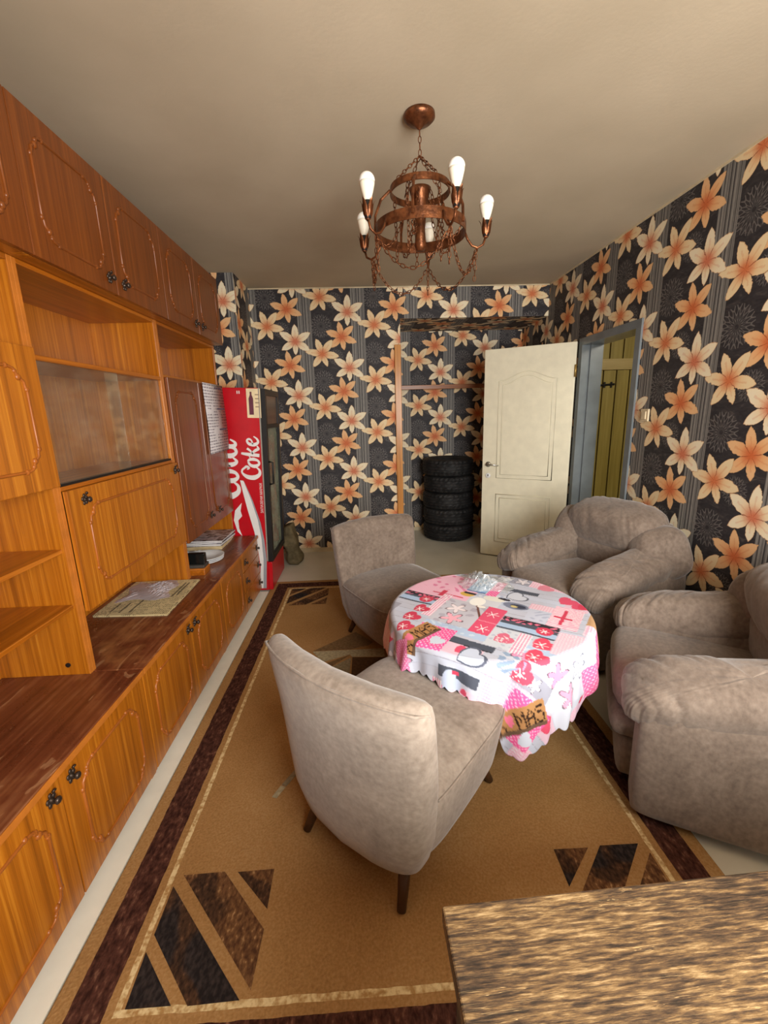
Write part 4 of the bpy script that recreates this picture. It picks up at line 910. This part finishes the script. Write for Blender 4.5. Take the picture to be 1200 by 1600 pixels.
    gingham(R(0.32, 0.42, -0.24, -0.06), rgb(220, 160, 190), 0.011); put(R(0.42, 0.62, -0.42, 0.0), rgb(206, 212, 226)); star(0.47, -0.18, 0.05, rgb(206, 212, 226), rgb(120, 124, 144)); star(0.50, -0.30, 0.05, rgb(236, 160, 190), rgb(120, 100, 116)); dots(R(0.52, 0.66, -0.16, 0.04), rgb(236, 110, 160), 0.02)
    put(R(0.40, 0.60, 0.05, 0.30), rgb(188, 150, 110)); dots(R(0.45, 0.62, 0.0, 0.10), HOT, 0.02)
    stripes(R(-0.62, -0.44, -0.5, 0.2), rgb(230, 160, 190), 0.014, 1); put(R(-0.50, -0.30, -0.60, -0.38), rgb(170, 168, 184)); floral(R(-0.50, -0.30, -0.60, -0.38), rgb(230, 226, 234), 0.03, 0.2)
    dots(R(-0.30, -0.19, -0.62, -0.40), rgb(226, 120, 170), 0.018); star(0.06, -0.80, 0.07, rgb(190, 190, 204), rgb(110, 108, 122)); star(0.26, -0.72, 0.06, rgb(240, 160, 196), rgb(120, 90, 110)); star(0.16, -0.86, 0.05, rgb(236, 226, 234), rgb(100, 96, 108))
    put(R(0.26, 0.30, -0.85, -0.60), rgb(196, 200, 214)); disc(0.14, -0.745, 0.04, 0.03, rgb(150, 152, 170))
    return out

def tablecloth():
    nth, nd = 760, 170
    tab = [(-180, .25), (-165, .17), (-138, .128), (-113, .15), (-102, .26), (-93, .43), (-84, .37), (-72, .29), (-55, .31), (-43, .18), (-30, .15), (-16, .13), (0, .15), (30, .18), (60, .17), (90, .18), (120, .22), (150, .26), (180, .25)]
    th = np.linspace(-PI, PI, nth, endpoint=False); L = TR + np.interp(np.degrees(th), [a for a, b in tab], [b for a, b in tab])
    ker = np.ones(17) / 17; L = np.convolve(np.r_[L[-8:], L, L[:8]], ker, 'valid')
    L = L + 0.016 * np.abs(np.sin(th * 33)) - 0.006                      # scalloped hem
    s = np.r_[np.linspace(0, TR - 0.006, 90), ]; k = nd - 90
    D = np.empty((nth, nd)); D[:, :90] = s[None]; D[:, 90:] = (TR - 0.006) + (L[:, None] - TR + 0.006) * (np.arange(1, k + 1) / k)[None]
    TH = np.repeat(th[:, None], nd, 1)
    over = np.clip(D - TR, 0, None); bend = 0.022
    rad = np.minimum(D, TR); z = np.full_like(D, TZ)
    ang = np.clip(over / bend, 0, PI / 2 - 0.12)
    rad = rad + np.where(over > 0, bend * np.sin(ang), 0); z = z - np.where(over > 0, bend * (1 - np.cos(ang)), 0)
    rest = np.clip(over - bend * (PI / 2 - 0.12), 0, None)
    fold = 0.55 * np.sin(TH * 9 + 0.8) + 0.45 * np.sin(TH * 17 + 2.1) + 0.30 * np.sin(TH * 31 + 0.4)
    deep = 1 - np.exp(-rest / 0.08)
    rad = rad + rest * 0.11 + 0.024 * fold * deep; z = z - rest * (0.985 - 0.03 * fold * deep)
    z = z + 0.0016 * np.sin(D * np.cos(TH) * 23) * np.sin(D * np.sin(TH) * 19) * (over <= 0)
    rad = np.where(rest > 0.18, rad - (rest - 0.18) * 0.18, rad)
    tw = 0.05 * deep * np.sin(TH * 9 + 2.2) * rest * 2
    X = TCX + rad * np.cos(TH + tw); Y = TCY + rad * np.sin(TH + tw)
    th0 = math.radians(-36)
    col = cloth_print(D * np.cos(TH - th0), D * np.sin(TH - th0))
    v = np.stack([X, Y, z], -1).reshape(-1, 3)
    a = np.arange(nth)[:, None]; b = np.arange(1, nd - 1)[None]; a2 = (a + 1) % nth
    q = np.stack([a * nd + b, a * nd + b + 1, a2 * nd + b + 1, a2 * nd + b], -1).reshape(-1, 4)
    tri = np.stack([np.zeros(nth, int) , np.arange(nth) * nd + 1, ((np.arange(nth) + 1) % nth) * nd + 1], -1)
    me = bpy.data.meshes.new('tablecloth'); me.from_pydata(v.tolist(), [], [tuple(r) for r in q.tolist()] + [tuple(r) for r in tri.tolist()]); me.update()
    at = me.color_attributes.new('print', 'FLOAT_COLOR', 'POINT'); at.data.foreach_set('color', np.concatenate([col.reshape(-1, 3), np.ones((nth * nd, 1))], 1).ravel())
    m = Mat('patchwork_print_cotton', 0.75, 0.25); n = m.nt.nodes.new('ShaderNodeAttribute'); n.attribute_name = 'print'; m.color(n.outputs['Color']); m.bump(m.noise(300, 2), 0.1, 0.0008)
    o = fin('tablecloth', me, m.m, None, True); o.location = (0, 0, 0)
    sm = o.modifiers.new('thickness', 'SOLIDIFY'); sm.thickness = 0.0012; sm.offset = 1
    return tag(o, 'pink and grey patchwork christmas cloth with scalloped hem on the round table', 'tablecloth')
tablecloth()

def crumple(name, cx, cy, z0, w, d, h, rz, mat, label, cat, seed=1, n=26):
    rs = np.random.RandomState(seed); v = []; f = []
    g = rs.rand(n + 1, n + 1)
    for i in range(n + 1):
        for j in range(n + 1):
            u, w_ = i / n * 2 - 1, j / n * 2 - 1; e = max(0, 1 - abs(u) ** 2.6) * max(0, 1 - abs(w_) ** 2.6)
            x = u * w / 2 * (1 + 0.12 * math.sin(5 * w_ + seed)) + 0.008 * (g[i, j] - 0.5); y = w_ * d / 2 * (1 + 0.12 * math.sin(4 * u + seed)) + 0.008 * (g[j, i] - 0.5)
            c, s = math.cos(rz), math.sin(rz)
            v.append((c * x - s * y, s * x + c * y, 0.001 + h * e * (0.30 + 0.7 * g[i, j] * (0.5 + 0.5 * math.sin(3.1 * u + 2 * w_ + seed)))))
    for i in range(n):
        for j in range(n): a = i * (n + 1) + j; f.append((a, a + 1, a + n + 2, a + n + 1))
    o = mk(name, v, f, mat); o.location = (cx, cy, z0); sm = o.modifiers.new('thickness', 'SOLIDIFY'); sm.thickness = 0.0006
    return tag(o, label, cat)
crumple('plastic_bag', 0.60, 2.045, TZ + 0.003, 0.25, 0.20, 0.075, math.radians(-20), FILM, 'crumpled clear plastic bag lying at the far edge of the table', 'bag', 3)

# ------------------------------------------------------------------ worn desk in the foreground
m = Mat('worn_desk_top', 0.45, 0.4); a = m.noise(1.0, 6, (24, 230, 230), rough=0.72, dist=0.15); b = m.noise(3.0, 5, (1, 1.6, 1), rough=0.7); c = m.noise(8, 3, (2.5, 14, 2.5))
w_ = a * 0.62 + b * 0.30 + c * 0.08
cc = m.ramp(w_, [(0.41, lin(40, 32, 26)), (0.48, lin(76, 58, 42)), (0.54, lin(116, 90, 58)), (0.64, lin(178, 150, 108))])
scr = m.noise(2.2, 4, (0.5, 26, 1), dist=2.0); cc = m.mix((scr - 0.5).abs().smooth(0.0, 0.004) * -0.6 + 0.6, cc, lin(206, 172, 120)); m.color(cc); m.bump(a, 0.35, 0.002); DESK = m.m
t = thing('wooden_desk', (0.088, 0.476, 0), 'worn scratched wooden desk in the foreground', 'desk', math.radians(1.8))
box('desk_top', (0, -0.62, 0.722), (1.66, 0, 0.75), DESK, t, 0.003)
DKW = plain('dark_desk_wood', (58, 38, 26), 0.5)
box('apron', (0.05, -0.045, 0.62), (1.61, -0.025, 0.722), DKW, t, 0.002); box('apron', (0.03, -0.57, 0.62), (0.05, -0.045, 0.722), DKW, t, 0.002); box('apron', (0.05, -0.595, 0.62), (1.61, -0.575, 0.722), DKW, t, 0.002)
for x in (0.018, 1.595):
    for y in (-0.068, -0.605): box('leg', (x, y, 0), (x + 0.048, y + 0.048, 0.722), DKW, t, 0.003)

# ------------------------------------------------------------------ small things on the wall unit
ZT = 0.5022
def sheet(name, poly, z, th, mat, label, cat, curl=0.0):
    mb = MB(); mb.prism(poly, 'z', 0, th); o = mb.make(name, mat); o.location = (0, 0, z); return tag(o, label, cat)
nw = thing('newspaper', (-1.19, 2.235, ZT), 'folded yellowed newspaper lying on the middle base cabinet', 'newspaper')
for i, (dx, dy) in enumerate(((0, 0), (0.004, -0.003), (-0.003, 0.002))):
    poly = [(-0.178 + dx, -0.215 + dy), (0.19 + dx, -0.235 + dy), (0.18 + dx, 0.228 + dy), (-0.185 + dx, 0.222 + dy)]
    MB().prism(poly, 'z', i * 0.0026, i * 0.0026 + 0.0022).make('page', NEWS, nw)
INK = plain('headline_ink', (70, 62, 50), 0.8)
for (x, y0, y1) in ((0.115, -0.02, 0.17), (0.135, 0.0, 0.17), (-0.02, -0.19, -0.05), (-0.07, -0.19, -0.07), (-0.12, -0.18, -0.08)):
    mb = MB(); y = y0
    while y < y1:
        l = random.uniform(0.006, 0.012); mb.box((x, y, 0.0074), (x + 0.010, y + l, 0.0078)); y += l + 0.004
    mb.make('headline', INK, nw)
crumple('plastic_sleeve', -1.225, 2.315, ZT + 0.0084, 0.24, 0.26, 0.022, 0.1, SLEEVE, 'clear plastic sleeve lying on the yellowed newspaper', 'plastic sleeve', 6)
# black case on a small wooden box
t = thing('wooden_box', (-1.060, 2.575, ZT), 'small yellowish wooden box on the base cabinet beside the plates', 'box')
box('body', (-0.055, -0.035, 0), (0.055, 0.06, 0.034), WOODH, t, 0.003); box('lid', (-0.057, -0.037, 0.034), (0.057, 0.062, 0.044), WOODEDGE, t, 0.003)
t = thing('black_case', (-1.060, 2.59, ZT + 0.0445), 'black plastic case standing on the small wooden box', 'case')
box('shell', (-0.055, -0.04, 0), (0.052, 0.045, 0.018), plain('dark_grey_case', (66, 62, 58), 0.5), t, 0.003); box('lid', (-0.056, -0.02, 0.018), (0.050, 0.02, 0.085), plain('black_gloss', (16, 18, 18), 0.2), t, 0.003)
PL = ['bottom white plate of the small stack beside the black case', 'middle white plate of the small stack', 'top white plate of the small stack']
pm = None
for i in range(3):
    if pm is None: pm = MB().lathe([(0.0, 0.004), (0.055, 0.004), (0.075, 0.012), (0.118, 0.026), (0.122, 0.026), (0.120, 0.022), (0.080, 0.006), (0.060, 0.0), (0.0, 0.0)], 44, (0, 0, 0), False).make('plate', CERAM, None, True); o = pm
    else: o = pm.copy(); C.objects.link(o)
    o.location = (-1.095 + 0.004 * i, 2.795 - 0.004 * i, ZT + 0.0005 + i * 0.0125); tag(o, PL[i], 'plate', 'white plates on the base cabinet')
o = crumple('plastic_wrap', -1.20, 2.79, ZT + 0.055, 0.14, 0.16, 0.035, 0.3, plain('pale_wrap', (196, 202, 206), 0.4), 'pale plastic wrap bunched on the stack of plates', 'wrap', 9)
ML = ['thick cream-edged book at the bottom of the magazine pile', 'grey-edged magazine in the middle of the pile', 'magazine with a wine-red cover edge in the pile', 'glossy magazine on top of the pile by the fridge']
mz = ZT
for i, (h, dx, rz, ma) in enumerate(((0.030, 0, 0.03, plain('cream_pages', (206, 184, 140), 0.7)), (0.016, 0.01, -0.05, PAPERW), (0.012, -0.005, 0.08, PAPERW), (0.012, 0.015, -0.02, PAPERW))):
    t = thing('magazine', (-1.205 + dx, 3.215, mz), ML[i], 'magazine', rz, 'printed matter piled by the fridge')
    box('pages', (-0.135, -0.155, 0.0012), (0.133, 0.155, h - 0.0012), ma, t, 0.001); box('cover', (-0.137, -0.157, h - 0.0012), (0.137, 0.157, h), MAGP, t, 0); box('back_cover', (-0.137, -0.157, 0), (0.137, 0.157, 0.0012), MAGP, t, 0)
    mz += h + 0.0003
# wall calendar hanging on the tall cupboard door
cal = thing('wall_calendar', (XH + 0.0275, 3.215, 1.20), 'white quarterly paper calendar hanging on the tall cupboard door', 'calendar')
mb = MB(); n = 14; v = []; f = []
for i in range(n + 1):
    for j in range(2):
        u = i / n; zz = 0.475 * (1 - u); v.append((0.002 + 0.012 * math.sin(u * 3.0) * u, -0.205 + 0.41 * j, zz))
f = [(2 * i, 2 * i + 1, 2 * i + 3, 2 * i + 2) for i in range(n)]
sh = mk('sheet', v, f, CALM, cal, True); sm = sh.modifiers.new('thickness', 'SOLIDIFY'); sm.thickness = 0.001
mb = MB()
for zz in (0.445, 0.30, 0.155):
    for y in (0.02, 0.06, 0.10, 0.13): mb.box((0.0035 if zz > 0.4 else 0.010, y, zz), (0.0042 if zz > 0.4 else 0.0145, y + 0.025, zz + 0.011))
mb.make('month_heading', plain('dark_print', (80, 70, 90), 0.7), cal)
